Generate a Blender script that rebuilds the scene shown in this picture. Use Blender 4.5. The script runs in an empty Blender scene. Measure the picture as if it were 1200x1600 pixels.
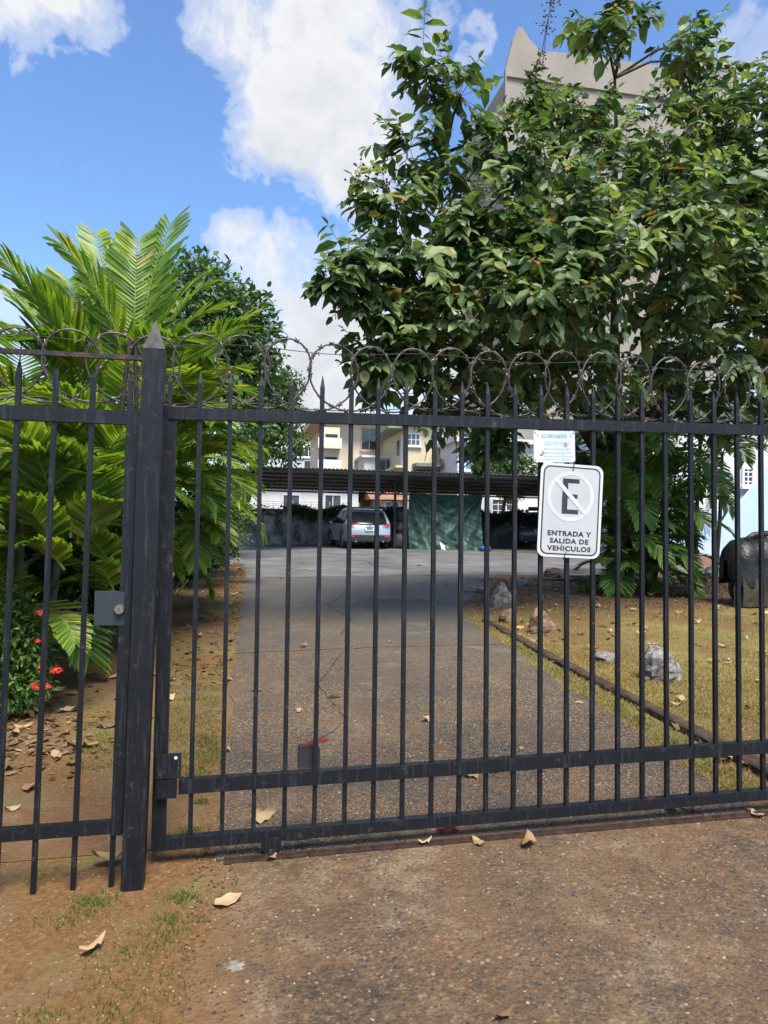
import bpy, bmesh, math, random
import numpy as np
from mathutils import Vector, Matrix
R = random.Random(7)
NR = np.random.RandomState(7)
SC = bpy.context.scene
COL = SC.collection
rad = math.radians

# ------------------------------------------------------------------ camera
FPX, YAW, PITCH, ROLL, CD, CH = 1149.1, 0.1977, 0.0201, 0.0177, 3.3014, 1.55
FW = Vector((math.sin(YAW)*math.cos(PITCH), math.cos(YAW)*math.cos(PITCH), math.sin(PITCH)))
_r = Vector((math.cos(YAW), -math.sin(YAW), 0)); _u = _r.cross(FW)
RT = _r*math.cos(ROLL) + _u*math.sin(ROLL); UP = -_r*math.sin(ROLL) + _u*math.cos(ROLL)
CAM = Vector((0, -CD, CH))
cam = bpy.data.cameras.new('camera'); camo = bpy.data.objects.new('camera', cam); COL.objects.link(camo)
cam.sensor_fit = 'VERTICAL'; cam.sensor_height = 24; cam.lens = FPX/1600*24
cam.clip_start = 0.05; cam.clip_end = 3000
M = Matrix((RT, UP, -FW)).transposed().to_4x4(); M.translation = CAM; camo.matrix_world = M
SC.camera = camo
SC.cycles.max_bounces = 6; SC.cycles.diffuse_bounces = 3; SC.cycles.glossy_bounces = 2; SC.cycles.transmission_bounces = 3

# ------------------------------------------------------------------ light
SUN = Vector((0.10, -0.58, 1.0)).normalized()
SC.view_settings.view_transform = 'Standard'; SC.view_settings.look = 'None'
SC.view_settings.gamma = 1; SC.view_settings.exposure = 1.7; SC.view_settings.use_curve_mapping = False
sl = bpy.data.lights.new('sun', 'SUN'); sl.energy = 2.3; sl.angle = rad(28); sl.color = (1, .93, .81)
so = bpy.data.objects.new('sun', sl); COL.objects.link(so)
so.rotation_euler = (-SUN).to_track_quat('-Z', 'Y').to_euler()

class NT:
    """small node-tree helper"""
    def __init__(s, tree): s.t = tree; tree.nodes.clear()
    def n(s, kind, ins=None, **kw):
        d = s.t.nodes.new(kind)
        for k, v in kw.items(): setattr(d, k, v)
        for k, v in (ins or {}).items():
            if isinstance(v, bpy.types.NodeSocket): s.t.links.new(v, d.inputs[k])
            else: d.inputs[k].default_value = v
        return d
    def math(s, op, a, b=0.0, c=None, clamp=False):
        d = s.t.nodes.new('ShaderNodeMath'); d.operation = op; d.use_clamp = clamp
        for i, v in enumerate((a, b, c)):
            if v is None: continue
            if isinstance(v, bpy.types.NodeSocket): s.t.links.new(v, d.inputs[i])
            else: d.inputs[i].default_value = v
        return d.outputs[0]
    def vmath(s, op, a, b=None):
        d = s.t.nodes.new('ShaderNodeVectorMath'); d.operation = op
        for i, v in enumerate((a, b)):
            if v is None: continue
            if isinstance(v, bpy.types.NodeSocket): s.t.links.new(v, d.inputs[i])
            else: d.inputs[i].default_value = v
        return d
    def mix(s, fac, a, b, blend='MIX'):
        d = s.t.nodes.new('ShaderNodeMix'); d.data_type = 'RGBA'; d.blend_type = blend
        for k, v in ((0, fac), (6, a), (7, b)):
            if isinstance(v, bpy.types.NodeSocket): s.t.links.new(v, d.inputs[k])
            elif k == 0: d.inputs[0].default_value = v
            else: d.inputs[k].default_value = tuple(v) + ((1,) if len(v) == 3 else ())
        return d.outputs[2]
    def ramp(s, fac, stops, interp='LINEAR'):
        d = s.t.nodes.new('ShaderNodeValToRGB'); d.color_ramp.interpolation = interp
        s.t.links.new(fac, d.inputs[0]); e = d.color_ramp.elements
        while len(e) < len(stops): e.new(0.5)
        for i, (p, c) in enumerate(stops):
            e[i].position = p; e[i].color = (c, c, c, 1) if not hasattr(c, '__len__') else tuple(c) + (1,)
        return d.outputs[0]
    def noise(s, vec, scale, detail=4, rough=0.55, dist=0.0):
        d = s.n('ShaderNodeTexNoise', {'Scale': scale, 'Detail': detail, 'Roughness': rough, 'Distortion': dist})
        if vec is not None: s.t.links.new(vec, d.inputs['Vector'])
        return d.outputs['Fac']
    def voro(s, vec, scale, feature='F1', rnd=1.0):
        d = s.n('ShaderNodeTexVoronoi', {'Scale': scale, 'Randomness': rnd}, feature=feature)
        if vec is not None: s.t.links.new(vec, d.inputs['Vector'])
        return d
    def link(s, a, b): s.t.links.new(a, b)

def pxdir(u, v): return (FW + RT*((u-600)/FPX) + UP*((800-v)/FPX)).normalized()

w = bpy.data.worlds.new('World'); SC.world = w; w.use_nodes = True
def build_world():
    T = NT(w.node_tree)
    tc = T.n('ShaderNodeTexCoord').outputs['Generated']
    el = math.asin(SUN.z); az = math.atan2(SUN.x, SUN.y)
    sky = T.n('ShaderNodeTexSky', sky_type='NISHITA', sun_disc=False, sun_elevation=el, sun_rotation=az,
              altitude=0.0, air_density=1.0, dust_density=0.6, ozone_density=2.0)
    skyc = T.mix(1.0, sky.outputs[0], (0.86, 1.04, 1.24), 'MULTIPLY')
    d = T.vmath('NORMALIZE', tc).outputs[0]
    warp = T.n('ShaderNodeTexNoise', {'Scale': 7.0, 'Detail': 4.0, 'Roughness': .6}); T.link(d, warp.inputs['Vector'])
    wv = T.vmath('MULTIPLY', T.vmath('SUBTRACT', warp.outputs['Color'], (.5, .5, .5)).outputs[0], (.17, .17, .17)).outputs[0]
    dw = T.vmath('ADD', d, wv).outputs[0]
    # cloud banks: centre direction, angular radius, weight
    banks = [((390, 20), 3.2, .75), ((470, 40), 4.6, .95), ((560, 50), 4.0, .8), ((480, 140), 4.2, .95), ((560, 170), 3.6, .75), ((470, 215), 3.6, .95), ((525, 265), 3.4, .95), ((560, 230), 3.2, .8), ((440, 170), 2.6, .8), ((630, 90), 2.6, .42), ((650, 10), 2.4, .42),
             ((560, 540), 5.5, 1.0), ((460, 480), 4.2, .9), ((390, 430), 2.8, .75), ((350, 410), 1.6, .55), ((560, 440), 3.6, .75), ((600, 360), 3.2, .65), ((640, 290), 3, .4), ((720, 560), 7, .95),
             ((470, 640), 7, .95), ((20, -10), 3.2, .9), ((110, -25), 2.6, .7), ((735, 40), 1.1, .38), ((760, 15), .9, .40), ((1190, 70), 2.6, .6), ((1260, 150), 5, .7),
             ((-80, 640), 8, .7), ((1500, 500), 14, .8), ((150, 640), 6, .45), ((620, 200), 2.6, .30)]
    acc = None
    for (c, a, wt) in banks:
        v = pxdir(*c); ca = math.cos(rad(a*1.5))
        dot = T.vmath('DOT_PRODUCT', dw, tuple(v)).outputs['Value']
        # both vectors close to unit length; the warp only breaks up the rim
        ln = T.vmath('LENGTH', dw).outputs['Value']
        x = T.math('DIVIDE', T.math('SUBTRACT', T.math('DIVIDE', dot, ln), ca), 1-ca, clamp=True)
        x = T.math('MULTIPLY', x, wt)
        acc = x if acc is None else T.math('SMOOTH_MAX', acc, x, .12)
    # clouds elsewhere, over the rest of the sky
    gen = T.ramp(T.noise(d, 2.1, 3, .5), [(.50, 0.0), (.66, .95)])
    fd = T.vmath('DOT_PRODUCT', d, tuple(FW)).outputs['Value']
    gen = T.math('MULTIPLY', gen, T.ramp(fd, [(.60, 1.0), (.80, .0)]))
    acc = T.math('MAXIMUM', acc, gen)
    f1 = T.noise(d, 12.0, 12, .68, .5)
    f2 = T.noise(d, 5.0, 4, .6, .1)
    fb = T.math('ADD', T.math('MULTIPLY', T.math('SUBTRACT', f1, .5), 2.1), T.math('MULTIPLY', T.math('SUBTRACT', f2, .5), .35))
    dens = T.math('ADD', T.math('MULTIPLY', acc, 1.35), T.math('SUBTRACT', fb, .34))
    dens = T.math('MULTIPLY', dens, T.ramp(acc, [(0.0, 0.0), (.22, 1.0)]))
    cov = T.ramp(dens, [(-.05, 0.0), (.28, .38), (.85, .98)], 'EASE')
    shade = T.ramp(T.noise(d, 8.0, 6, .6, .3), [(.34, (.80, .82, .86)), (.54, (1.0, 1.0, 1.0))])
    thin = T.ramp(dens, [(.35, (1.0, 1.0, 1.0)), (1.1, (.86, .87, .89))])
    ccol = T.mix(1.0, shade, thin, 'MULTIPLY')
    bgs = T.n('ShaderNodeBackground', {'Color': skyc, 'Strength': 0.066})
    bgc = T.n('ShaderNodeBackground', {'Color': ccol, 'Strength': 0.315})
    ms = T.n('ShaderNodeMixShader', {0: cov}); T.link(bgs.outputs[0], ms.inputs[1]); T.link(bgc.outputs[0], ms.inputs[2])
    out = T.n('ShaderNodeOutputWorld'); T.link(ms.outputs[0], out.inputs[0])
build_world()

# ------------------------------------------------------------------ layout helpers
def ray(u, v): return FW + RT*((u-600)/FPX) + UP*((800-v)/FPX)
def at(u, v, Y):
    d = ray(u, v); return CAM + d*((Y+CD)/d.y)
def G(X, Y):
    Xc = min(4, max(-4, X)); Yc = min(40, max(-5, Y))
    return 0.09 + 0.018*Xc + (0.035*Yc if Yc < 10 else 0.35+0.0095*(Yc-10))
def gnd(u, v):
    d = ray(u, v); t = .5
    while t < 80:
        P = CAM + d*t
        if P.z <= G(P.x, P.y): break
        t += .04
    lo, hi = t-.04, t
    for _ in range(12):
        m = (lo+hi)/2; P = CAM + d*m
        if P.z <= G(P.x, P.y): hi = m
        else: lo = m
    return CAM + d*hi
def proj(P):
    d = Vector(P)-CAM; z = d.dot(FW)
    return (600+FPX*d.dot(RT)/z, 800-FPX*d.dot(UP)/z, z)

# ------------------------------------------------------------------ materials
def mat(name): 
    m = bpy.data.materials.new(name); m.use_nodes = True; return m, NT(m.node_tree)
def finish(T, bsdf): 
    o = T.n('ShaderNodeOutputMaterial'); T.link(bsdf, o.inputs[0])
def pos(T): return T.n('ShaderNodeNewGeometry').outputs['Position']
def bump(T, h, strength, dist): return T.n('ShaderNodeBump', {'Height': h, 'Strength': strength, 'Distance': dist}).outputs[0]

def simple(name, c1, c2=None, scale=6, rough=.7, metal=0, bumps=None, spec=.5, contrast=(.35, .65), coords='pos', detail=6):
    m, T = mat(name); c2 = c2 or c1
    P = pos(T) if coords == 'pos' else T.n('ShaderNodeTexCoord').outputs['Object']
    f = T.ramp(T.noise(P, scale, detail), [(contrast[0], 0.0), (contrast[1], 1.0)])
    c = T.mix(f, c1, c2)
    ins = {'Base Color': c, 'Roughness': rough, 'Metallic': metal, 'Specular IOR Level': spec}
    if bumps: ins['Normal'] = bump(T, T.noise(P, bumps[0], 5), bumps[1], bumps[2])
    finish(T, T.n('ShaderNodeBsdfPrincipled', ins).outputs[0]); return m

def leafmat(name, stops, trans=.35, rough=.42, tcol=None, spec=.45):
    m, T = mat(name)
    g = T.n('ShaderNodeNewGeometry'); oi = T.n('ShaderNodeObjectInfo')
    r = T.math('FRACT', T.math('ADD', g.outputs['Random Per Island'], oi.outputs['Random']))
    c = T.ramp(r, stops)
    n = T.noise(g.outputs['Position'], 9, 3)
    c = T.mix(T.ramp(n, [(.3, 0.0), (.75, .45)]), c, tuple(x*.55 for x in stops[len(stops)//2][1]))
    b = T.n('ShaderNodeBsdfPrincipled', {'Base Color': c, 'Roughness': rough, 'Specular IOR Level': spec})
    tc = T.mix(1.0, c, tcol or (1.3, 1.35, .55), 'MULTIPLY')
    t = T.n('ShaderNodeBsdfTranslucent', {'Color': tc})
    ms = T.n('ShaderNodeMixShader', {0: trans}); T.link(b.outputs[0], ms.inputs[1]); T.link(t.outputs[0], ms.inputs[2])
    finish(T, ms.outputs[0]); return m

def paint_mat(name, base, rust=.5, rustmin=.62):
    m, T = mat(name); P = pos(T)
    n = T.noise(P, 19, 9, .70); s = T.noise(P, 90, 4, .7)
    # faint dusty scuffs, drawn out along the bars
    mp = T.n('ShaderNodeMapping', {'Scale': (60, 60, 5)}); T.link(P, mp.inputs[0])
    st = T.noise(mp.outputs[0], 1, 5, .6)
    c = T.mix(T.ramp(st, [(.53, 0.0), (.74, .38)]), base, (.06, .07, .085))
    dust = T.ramp(T.noise(P, 16, 6, .7), [(.62, 0.0), (.76, .4)])
    c = T.mix(dust, c, (.10, .095, .09))
    rm = T.ramp(T.math('ADD', T.math('MULTIPLY', n, .8), T.math('MULTIPLY', s, .2)), [(rustmin, 0.0), (rustmin+.05, rust)])
    rc = T.mix(T.ramp(s, [(.4, 0.0), (.6, 1.0)]), (.11, .042, .026), (.050, .030, .026))
    c = T.mix(rm, c, rc)
    ro = T.ramp(n, [(.3, .36), (.7, .62)])
    b = T.n('ShaderNodeBsdfPrincipled', {'Base Color': c, 'Roughness': ro, 'Specular IOR Level': .34,
            'Normal': bump(T, T.math('ADD', s, T.math('MULTIPLY', rm, .6)), .25, .003)})
    finish(T, b.outputs[0]); return m

MT = {}
MT['iron'] = paint_mat('black_iron_paint', (.0055, .0068, .010), .8, .59)
MT['lockgrey'] = paint_mat('grey_lock_steel', (.030, .036, .044), .5, .66)
MT['iron_rusty'] = paint_mat('rusty_iron', (.020, .018, .020), .85, .50)
MT['wire'] = simple('razor_wire_steel', (.05, .045, .045), (.13, .10, .085), 14, .5, .5)
MT['wire_pale'] = simple('barb_steel', (.045, .04, .038), (.13, .115, .105), 9, .45, .6)

def aggregate(name, soil_lo, soil_hi, near_soil, fine=1.0, grey=.55, dark=False):
    """exposed-aggregate paving: pebbles in a worn matrix, red soil washed over it"""
    m, T = mat(name); P = pos(T)
    wv = T.vmath('ADD', P, T.vmath('MULTIPLY', T.n('ShaderNodeTexNoise', {'Scale': 40.0, 'Vector': P}).outputs['Color'], (.010, .010, .010)).outputs[0]).outputs[0]
    v = T.voro(wv, (62 if not dark else 74)*fine); v2 = T.voro(wv, 140*fine)
    hue = T.n('ShaderNodeSeparateColor', {0: v.outputs['Color']})
    peb = T.ramp(hue.outputs[0], [(0.0, (.014, .015, .018)), (.34, (.034, .035, .038)), (.52, (.070, .058, .044)), (.70, (.13, .095, .06)), (.86, (.22, .18, .125)), (.97, (.40, .36, .30))])
    hue2 = T.n('ShaderNodeSeparateColor', {0: v2.outputs['Color']})
    fin = T.ramp(hue2.outputs[1], [(0.0, (.024, .018, .013)), (.5, (.070, .049, .030)), (.85, (.145, .102, .060)), (1.0, (.30, .245, .175))])
    big = T.ramp(hue.outputs[2], [(.42, 0.0), (.5, 1.0)])
    if dark:
        peb = T.ramp(hue.outputs[0], [(0.0, (.020, .021, .025)), (.45, (.040, .040, .042)), (.66, (.075, .058, .042)), (.86, (.14, .095, .055)), (.97, (.27, .22, .16))])
        mot = T.ramp(T.noise(P, 8, 12, .80), [(.38, (.017, .012, .008)), (.47, (.058, .033, .015)), (.57, (.120, .070, .029)), (.69, (.26, .18, .095))]); fin = T.mix(.30, mot, fin)
        big = T.math('MULTIPLY', big, T.ramp(T.noise(P, 2.6, 4, .6), [(.30, .35), (.55, 1.0)]))
    edge = T.ramp(v.outputs['Distance'], [(.28, 1.0), (.5, 0.0)])
    c = T.mix(T.math('MULTIPLY', big, edge), fin, peb)
    # grey wear, dark damp patches
    c = T.mix(T.ramp(T.noise(P, 1.1, 6, .6), [(.42, 0.0), (.68, grey)]), c, (.045, .042, .039))
    sep = T.n('ShaderNodeSeparateXYZ', {0: P})
    far = T.ramp(T.math('DIVIDE', T.math('ADD', sep.outputs[1], T.math('MULTIPLY', T.math('SUBTRACT', T.noise(P, .6, 3), .5), 5)), 20), [(.10, 0.0), (.42, 1.0)])
    c = T.mix(T.math('MULTIPLY', far, .68), c, T.mix(T.noise(P, 60, 5, .7), (.058, .056, .053), (.150, .145, .136)))
    # washed soil
    sn = T.noise(P, 1.7, 7, .62, .4)
    soil = T.ramp(sn, [(soil_lo, 0.0), (soil_hi, 1.0)])
    near = T.ramp(T.math('DIVIDE', T.math('ABSOLUTE', sep.outputs[1]), 8), [(0.0, 1.0), (.5, .55), (1.0, .12)])
    soil = T.math('MULTIPLY', T.math('MULTIPLY', soil, near), near_soil)
    soil = T.math('MULTIPLY', soil, T.ramp(T.noise(P, 120, 3, .6), [(.30, .25), (.62, 1.0)]))
    c = T.mix(soil, c, T.mix(T.noise(P, 9, 4), (.125, .066, .028), (.225, .125, .058)))
    if dark:
        le = T.math('ADD', sep.outputs[0], T.math('MULTIPLY', T.math('SUBTRACT', T.noise(P, 4.5, 7, .65), .5), .9))
        c = T.mix(T.ramp(le, [(.0, 1.0), (.22, 0.0)]), c, T.mix(T.noise(P, 45, 5, .65), (.090, .044, .018), (.195, .108, .046)))
    # pale scuffs
    c = T.mix(T.math('MULTIPLY', T.ramp(T.noise(P, 1.9, 9, .76), [(.55, 0.0), (.66, .75)]), T.ramp(T.noise(P, 90, 3, .6), [(.40, .1), (.58, 1.0)])), c, (.23, .185, .12))
    h = T.math('ADD', T.math('MULTIPLY', T.ramp(v.outputs['Distance'], [(.1, 1.0), (.6, 0.0)]), T.math('ADD', big, .25)), T.math('MULTIPLY', T.ramp(v2.outputs['Distance'], [(.1, 1.0), (.6, 0.0)]), .45))
    h = T.math('MULTIPLY', h, T.math('SUBTRACT', 1.0, T.math('MULTIPLY', soil, .6)))
    b = T.n('ShaderNodeBsdfPrincipled', {'Base Color': c, 'Roughness': T.ramp(T.noise(P, 30, 3), [(.3, .62), (.7, .9)]), 'Specular IOR Level': .4,
            'Normal': bump(T, h, .8, .006)})
    finish(T, b.outputs[0]); return m
MT['drive'] = aggregate('exposed_aggregate_drive', .36, .66, .72, 1.0, .85)
MT['apron'] = aggregate('exposed_aggregate_apron', .34, .68, .75, .60, .22, True)

def dirt_mat():
    m, T = mat('red_dirt'); P = pos(T)
    n = T.noise(P, 2.2, 7, .6); f = T.noise(P, 45, 6, .65)
    c = T.mix(T.ramp(f, [(.3, 0.0), (.7, 1.0)]), (.088, .044, .018), (.205, .112, .048))
    c = T.mix(T.ramp(n, [(.45, 0.0), (.66, .75)]), c, (.15, .11, .065))
    moss = T.math('MULTIPLY', T.ramp(T.noise(P, 1.4, 5, .6, .3), [(.50, 0.0), (.64, .8)]), T.ramp(T.noise(P, 60, 3), [(.42, 0.0), (.6, 1.0)]))
    c = T.mix(moss, c, (.15, .17, .035))
    pb = T.voro(P, 85); cc = T.n('ShaderNodeSeparateColor', {0: pb.outputs['Color']})
    c = T.mix(T.math('MULTIPLY', T.ramp(cc.outputs[0], [(.90, 0.0), (.93, 1.0)]), T.ramp(pb.outputs['Distance'], [(.2, .9), (.4, 0.0)])), c, (.36, .30, .22))
    b = T.n('ShaderNodeBsdfPrincipled', {'Base Color': c, 'Roughness': .92, 'Specular IOR Level': .2,
            'Normal': bump(T, T.math('ADD', T.math('MULTIPLY', f, .7), T.noise(P, 11, 5)), .7, .02)})
    finish(T, b.outputs[0]); return m
MT['dirt'] = dirt_mat()
def lawn_mat():
    m, T = mat('thin_lawn_soil'); P = pos(T)
    f = T.noise(P, 55, 5, .7); n = T.noise(P, .9, 5, .55)
    c = T.mix(T.ramp(f, [(.3, 0.0), (.7, 1.0)]), (.145, .118, .042), (.29, .225, .085))
    c = T.mix(T.ramp(T.noise(P, 2.3, 5, .6), [(.42, 0.0), (.60, .6)]), c, (.13, .135, .035))
    c = T.mix(T.ramp(n, [(.38, 0.0), (.54, .9)]), c, (.155, .092, .042))
    sy = T.n('ShaderNodeSeparateXYZ', {0: P}).outputs[1]
    bare = T.ramp(T.math('DIVIDE', T.math('ADD', sy, T.math('MULTIPLY', T.math('SUBTRACT', T.noise(P, .8, 4), .5), 4)), 10), [(.58, 0.0), (.74, .9)])
    c = T.mix(bare, c, T.mix(f, (.07, .042, .024), (.17, .10, .055)))
    b = T.n('ShaderNodeBsdfPrincipled', {'Base Color': c, 'Roughness': .95, 'Specular IOR Level': .15, 'Normal': bump(T, f, .8, .02)})
    finish(T, b.outputs[0]); return m
MT['lawn'] = lawn_mat()
MT['yard'] = simple('worn_concrete_yard', (.085, .082, .077), (.165, .158, .147), 1.0, .85, 0, (30, .4, .01), .3)
MT['grass'] = leafmat('grass_blades', [(0, (.16, .15, .035)), (.3, (.30, .235, .065)), (.7, (.40, .30, .11)), (1, (.46, .34, .16))], .2, .6)
MT['grass_green'] = leafmat('green_grass_blades', [(0, (.075, .11, .02)), (.5, (.15, .18, .035)), (.8, (.24, .22, .07)), (1, (.30, .24, .10))], .25, .55)
MT['deadleaf'] = leafmat('dry_leaf', [(0, (.10, .055, .03)), (.3, (.33, .21, .10)), (.7, (.50, .36, .20)), (.9, (.33, .17, .10)), (1, (.42, .31, .22))], .15, .7, (1, .9, .7), .25)
MT['stone'] = simple('grey_field_stone', (.045, .040, .036), (.27, .25, .22), 17, .85, 0, (25, .8, .02), .3, (.3, .62))
MT['stone_red'] = simple('reddish_field_stone', (.12, .065, .038), (.25, .17, .11), 11, .88, 0, (25, .8, .02), .3)
MT['bark'] = simple('bark', (.05, .036, .026), (.13, .10, .078), 9, .9, 0, (26, .9, .02), .2)
MT['cane'] = simple('palm_cane', (.05, .055, .03), (.15, .13, .085), 7, .75, 0, (18, .5, .01), .3)
MT['concrete'] = simple('stained_concrete', (.11, .11, .105), (.27, .265, .25), 1.6, .9, 0, (22, .5, .01), .25)
def oldwall():
    m, T = mat('mouldy_wall'); P = pos(T)
    mp = T.n('ShaderNodeMapping', {'Scale': (2.0, 2.0, .9)}); T.link(P, mp.inputs[0])
    n = T.noise(mp.outputs[0], 1.5, 9, .7); f = T.noise(P, 7, 7, .7)
    c = T.mix(T.ramp(n, [(.38, 0.0), (.62, 1.0)]), (.11, .11, .105), (.36, .35, .33))
    c = T.mix(T.ramp(f, [(.55, 0.0), (.68, .8)]), c, (.50, .48, .45))
    sep = T.n('ShaderNodeSeparateXYZ', {0: P})
    c = T.mix(T.math('MULTIPLY', T.ramp(T.noise(P, 2.2, 5, .6), [(.45, 0.0), (.6, .8)]), .8), c, (.03, .04, .022))
    b = T.n('ShaderNodeBsdfPrincipled', {'Base Color': c, 'Roughness': .95, 'Specular IOR Level': .2, 'Normal': bump(T, f, .6, .03)})
    finish(T, b.outputs[0]); return m
MT['oldwall'] = oldwall()
MT['curb'] = simple('earthy_kerb', (.026, .018, .014), (.085, .055, .038), 6, .88, 0, (40, .7, .01), .25)
MT['rail_rust'] = simple('rusted_track_steel', (.040, .026, .022), (.095, .055, .040), 22, .55, .5, (60, .3, .003))
TREE_ST = [(0, (.034, .078, .028)), (.32, (.062, .128, .044)), (.66, (.110, .190, .064)), (.87, (.185, .262, .092)), (.988, (.25, .28, .10)), (.992, (.42, .23, .04)), (.997, (.40, .06, .04)), (1, (.30, .13, .05))]
MT['leaf'] = leafmat('broad_tree_leaf', TREE_ST, .36, .45, None, .45)
MT['leaf_pale'] = leafmat('sunlit_tone_tree_leaf', [(0, (.11, .19, .06)), (.5, (.19, .28, .095)), (.9, (.29, .35, .14)), (.97, (.36, .35, .13)), (1, (.40, .20, .10))], .38, .48, None, .45)  # paler leaf copy: sun highlights on some sprays put into the colour
MT['leaf_deep'] = leafmat('shade_tone_tree_leaf', [(0, (.022, .055, .022)), (.5, (.040, .088, .034)), (.95, (.07, .13, .045)), (1, (.22, .10, .04))], .30, .42, None, .45)  # darker leaf copy: shade on some sprays put into the colour
MT['mango'] = leafmat('dark_tree_leaf', [(0, (.035, .08, .026)), (.5, (.07, .135, .042)), (1, (.12, .195, .062))], .25, .45)
MT['bright'] = leafmat('light_tree_leaf', [(0, (.035, .085, .018)), (.5, (.07, .145, .03)), (1, (.13, .20, .045))], .3, .45)
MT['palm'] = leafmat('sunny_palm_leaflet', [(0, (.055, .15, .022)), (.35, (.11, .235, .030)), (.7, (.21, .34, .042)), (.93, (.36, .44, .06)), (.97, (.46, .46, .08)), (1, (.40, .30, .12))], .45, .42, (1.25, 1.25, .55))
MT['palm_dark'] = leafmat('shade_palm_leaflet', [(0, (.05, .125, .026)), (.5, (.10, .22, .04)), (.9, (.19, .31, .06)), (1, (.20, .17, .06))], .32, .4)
MT['petiole'] = simple('palm_rachis', (.11, .16, .03), (.24, .24, .07), 5, .5)
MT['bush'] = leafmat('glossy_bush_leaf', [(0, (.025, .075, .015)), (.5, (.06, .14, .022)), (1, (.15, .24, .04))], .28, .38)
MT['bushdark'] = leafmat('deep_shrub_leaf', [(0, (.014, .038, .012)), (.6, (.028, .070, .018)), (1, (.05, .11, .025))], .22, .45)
MT['flower'] = leafmat('scarlet_petal', [(0, (.62, .035, .022)), (.6, (.80, .06, .035)), (1, (.85, .12, .07))], .25, .5, (1.1, .9, .8))
MT['berry'] = simple('dry_seed_capsule', (.028, .018, .013), (.075, .045, .03), 30, .6)
MT['signwhite'] = simple('weathered_white_sheet', (.52, .53, .55), (.60, .60, .60), 3, .5, 0, None, .4)
MT['signgrey'] = simple('faded_sign_face', (.40, .415, .43), (.49, .49, .485), 5, .5, 0, None, .4, (.3, .7))
MT['signring'] = simple('faded_ring_print', (.57, .58, .60), (.50, .51, .53), 9, .5, 0, None, .4)
MT['signink'] = simple('sign_ink', (.022, .022, .030), (.045, .045, .055), 20, .5, 0, None, .4)
MT['blueink'] = simple('faded_blue_ink', (.06, .30, .62), (.20, .44, .66), 40, .6)
MT['paleink'] = simple('very_faded_blue_ink', (.26, .42, .54), (.42, .50, .55), 60, .6)
MT['brownink'] = simple('worn_brown_print', (.20, .09, .06), (.42, .30, .22), 80, .6)
MT['white'] = simple('white_wall_paint', (.60, .60, .585), (.70, .70, .69), 1.1, .8, 0, (14, .2, .01), .3)
MT['beige'] = simple('beige_wall_paint', (.56, .50, .38), (.65, .585, .46), .7, .85, 0, (14, .2, .01), .25)
MT['tan'] = simple('tan_eave', (.44, .33, .235), (.53, .41, .30), .8, .85)
MT['yellow'] = simple('yellow_wall_paint', (.54, .475, .30), (.60, .54, .37), .8, .85, 0, (14, .2, .01), .25)
MT['lilac'] = simple('pale_grey_siding', (.55, .54, .56), (.63, .615, .63), .8, .8)
MT['paleblue'] = simple('pale_blue_wall', (.45, .50, .54), (.54, .58, .61), .5, .85)
MT['blue'] = simple('light_blue_wall', (.40, .53, .70), (.47, .59, .74), .9, .8, 0, (12, .2, .01), .3)
MT['tower'] = simple('grey_beige_tower_render', (.255, .235, .205), (.30, .275, .24), .5, .9, 0, (8, .2, .02), .2)
MT['redroof'] = simple('clay_roof', (.24, .11, .07), (.34, .18, .12), 2, .85)
MT['greenroof'] = simple('dull_green_gutter', (.16, .20, .16), (.24, .27, .21), 2, .7)
MT['frame'] = simple('white_window_frame', (.66, .66, .66), (.72, .72, .72), 5, .5)
MT['glass'] = simple('dark_window_glass', (.035, .045, .055), (.075, .09, .10), .9, .08, 0, None, .8)
MT['glass_blue'] = simple('sky_blue_window_glass', (.07, .13, .22), (.11, .18, .28), .9, .06, 0, None, .9)
MT['dark'] = simple('dark_opening', (.018, .018, .020), (.04, .038, .035), 2, .8)
MT['roofsheet'] = simple('grey_corrugated_steel', (.20, .205, .215), (.28, .28, .29), 3, .5, .0)
MT['steel_dark'] = simple('dark_steel_section', (.016, .016, .018), (.035, .033, .033), 6, .55, .2)
MT['silver'] = simple('silver_car_paint', (.42, .455, .50), (.46, .49, .53), 2, .26, .55, None, .6)
MT['navy'] = simple('navy_car_paint', (.030, .045, .075), (.040, .056, .09), 2, .22, .2, None, .6)
MT['blackplastic'] = simple('black_plastic', (.012, .012, .013), (.028, .028, .03), 8, .5)
MT['tyre'] = simple('tyre_rubber', (.012, .012, .012), (.026, .025, .024), 12, .85)
MT['alloy'] = simple('alloy_rim', (.30, .30, .31), (.40, .40, .41), 8, .35, .8)
MT['carglass'] = simple('tinted_car_glass', (.010, .012, .014), (.018, .02, .022), 2, .06, 0, None, .8)
MT['redlamp'] = simple('red_lamp_lens', (.42, .02, .03), (.58, .04, .05), 20, .2)
MT['plate'] = simple('number_plate', (.66, .68, .66), (.72, .74, .72), 20, .5)
MT['plategreen'] = simple('plate_green_band', (.03, .22, .14), (.05, .28, .18), 20, .5)
MT['tarp'] = simple('green_tarpaulin', (.020, .056, .044), (.036, .082, .065), 3.5, .5, 0, (14, .4, .02), .4)
MT['tarpwhite'] = simple('white_patch_plastic', (.52, .58, .58), (.66, .70, .70), 14, .5)
MT['bag'] = simple('black_rubbish_bag', (.030, .031, .036), (.075, .077, .085), 5, .32, 0, (24, .8, .03), .5)
MT['cover'] = simple('black_cover_sheet', (.008, .008, .009), (.022, .022, .024), 4, .42, 0, (13, .7, .03), .45)
MT['khaki'] = simple('faded_khaki_skirt', (.028, .024, .018), (.060, .052, .037), 5, .8, 0, (13, .6, .02), .2)
MT['red'] = simple('red_plastic', (.16, .018, .018), (.26, .04, .035), 25, .5)
MT['brass'] = simple('worn_brass', (.22, .18, .13), (.32, .28, .21), 40, .4, .8)
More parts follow.
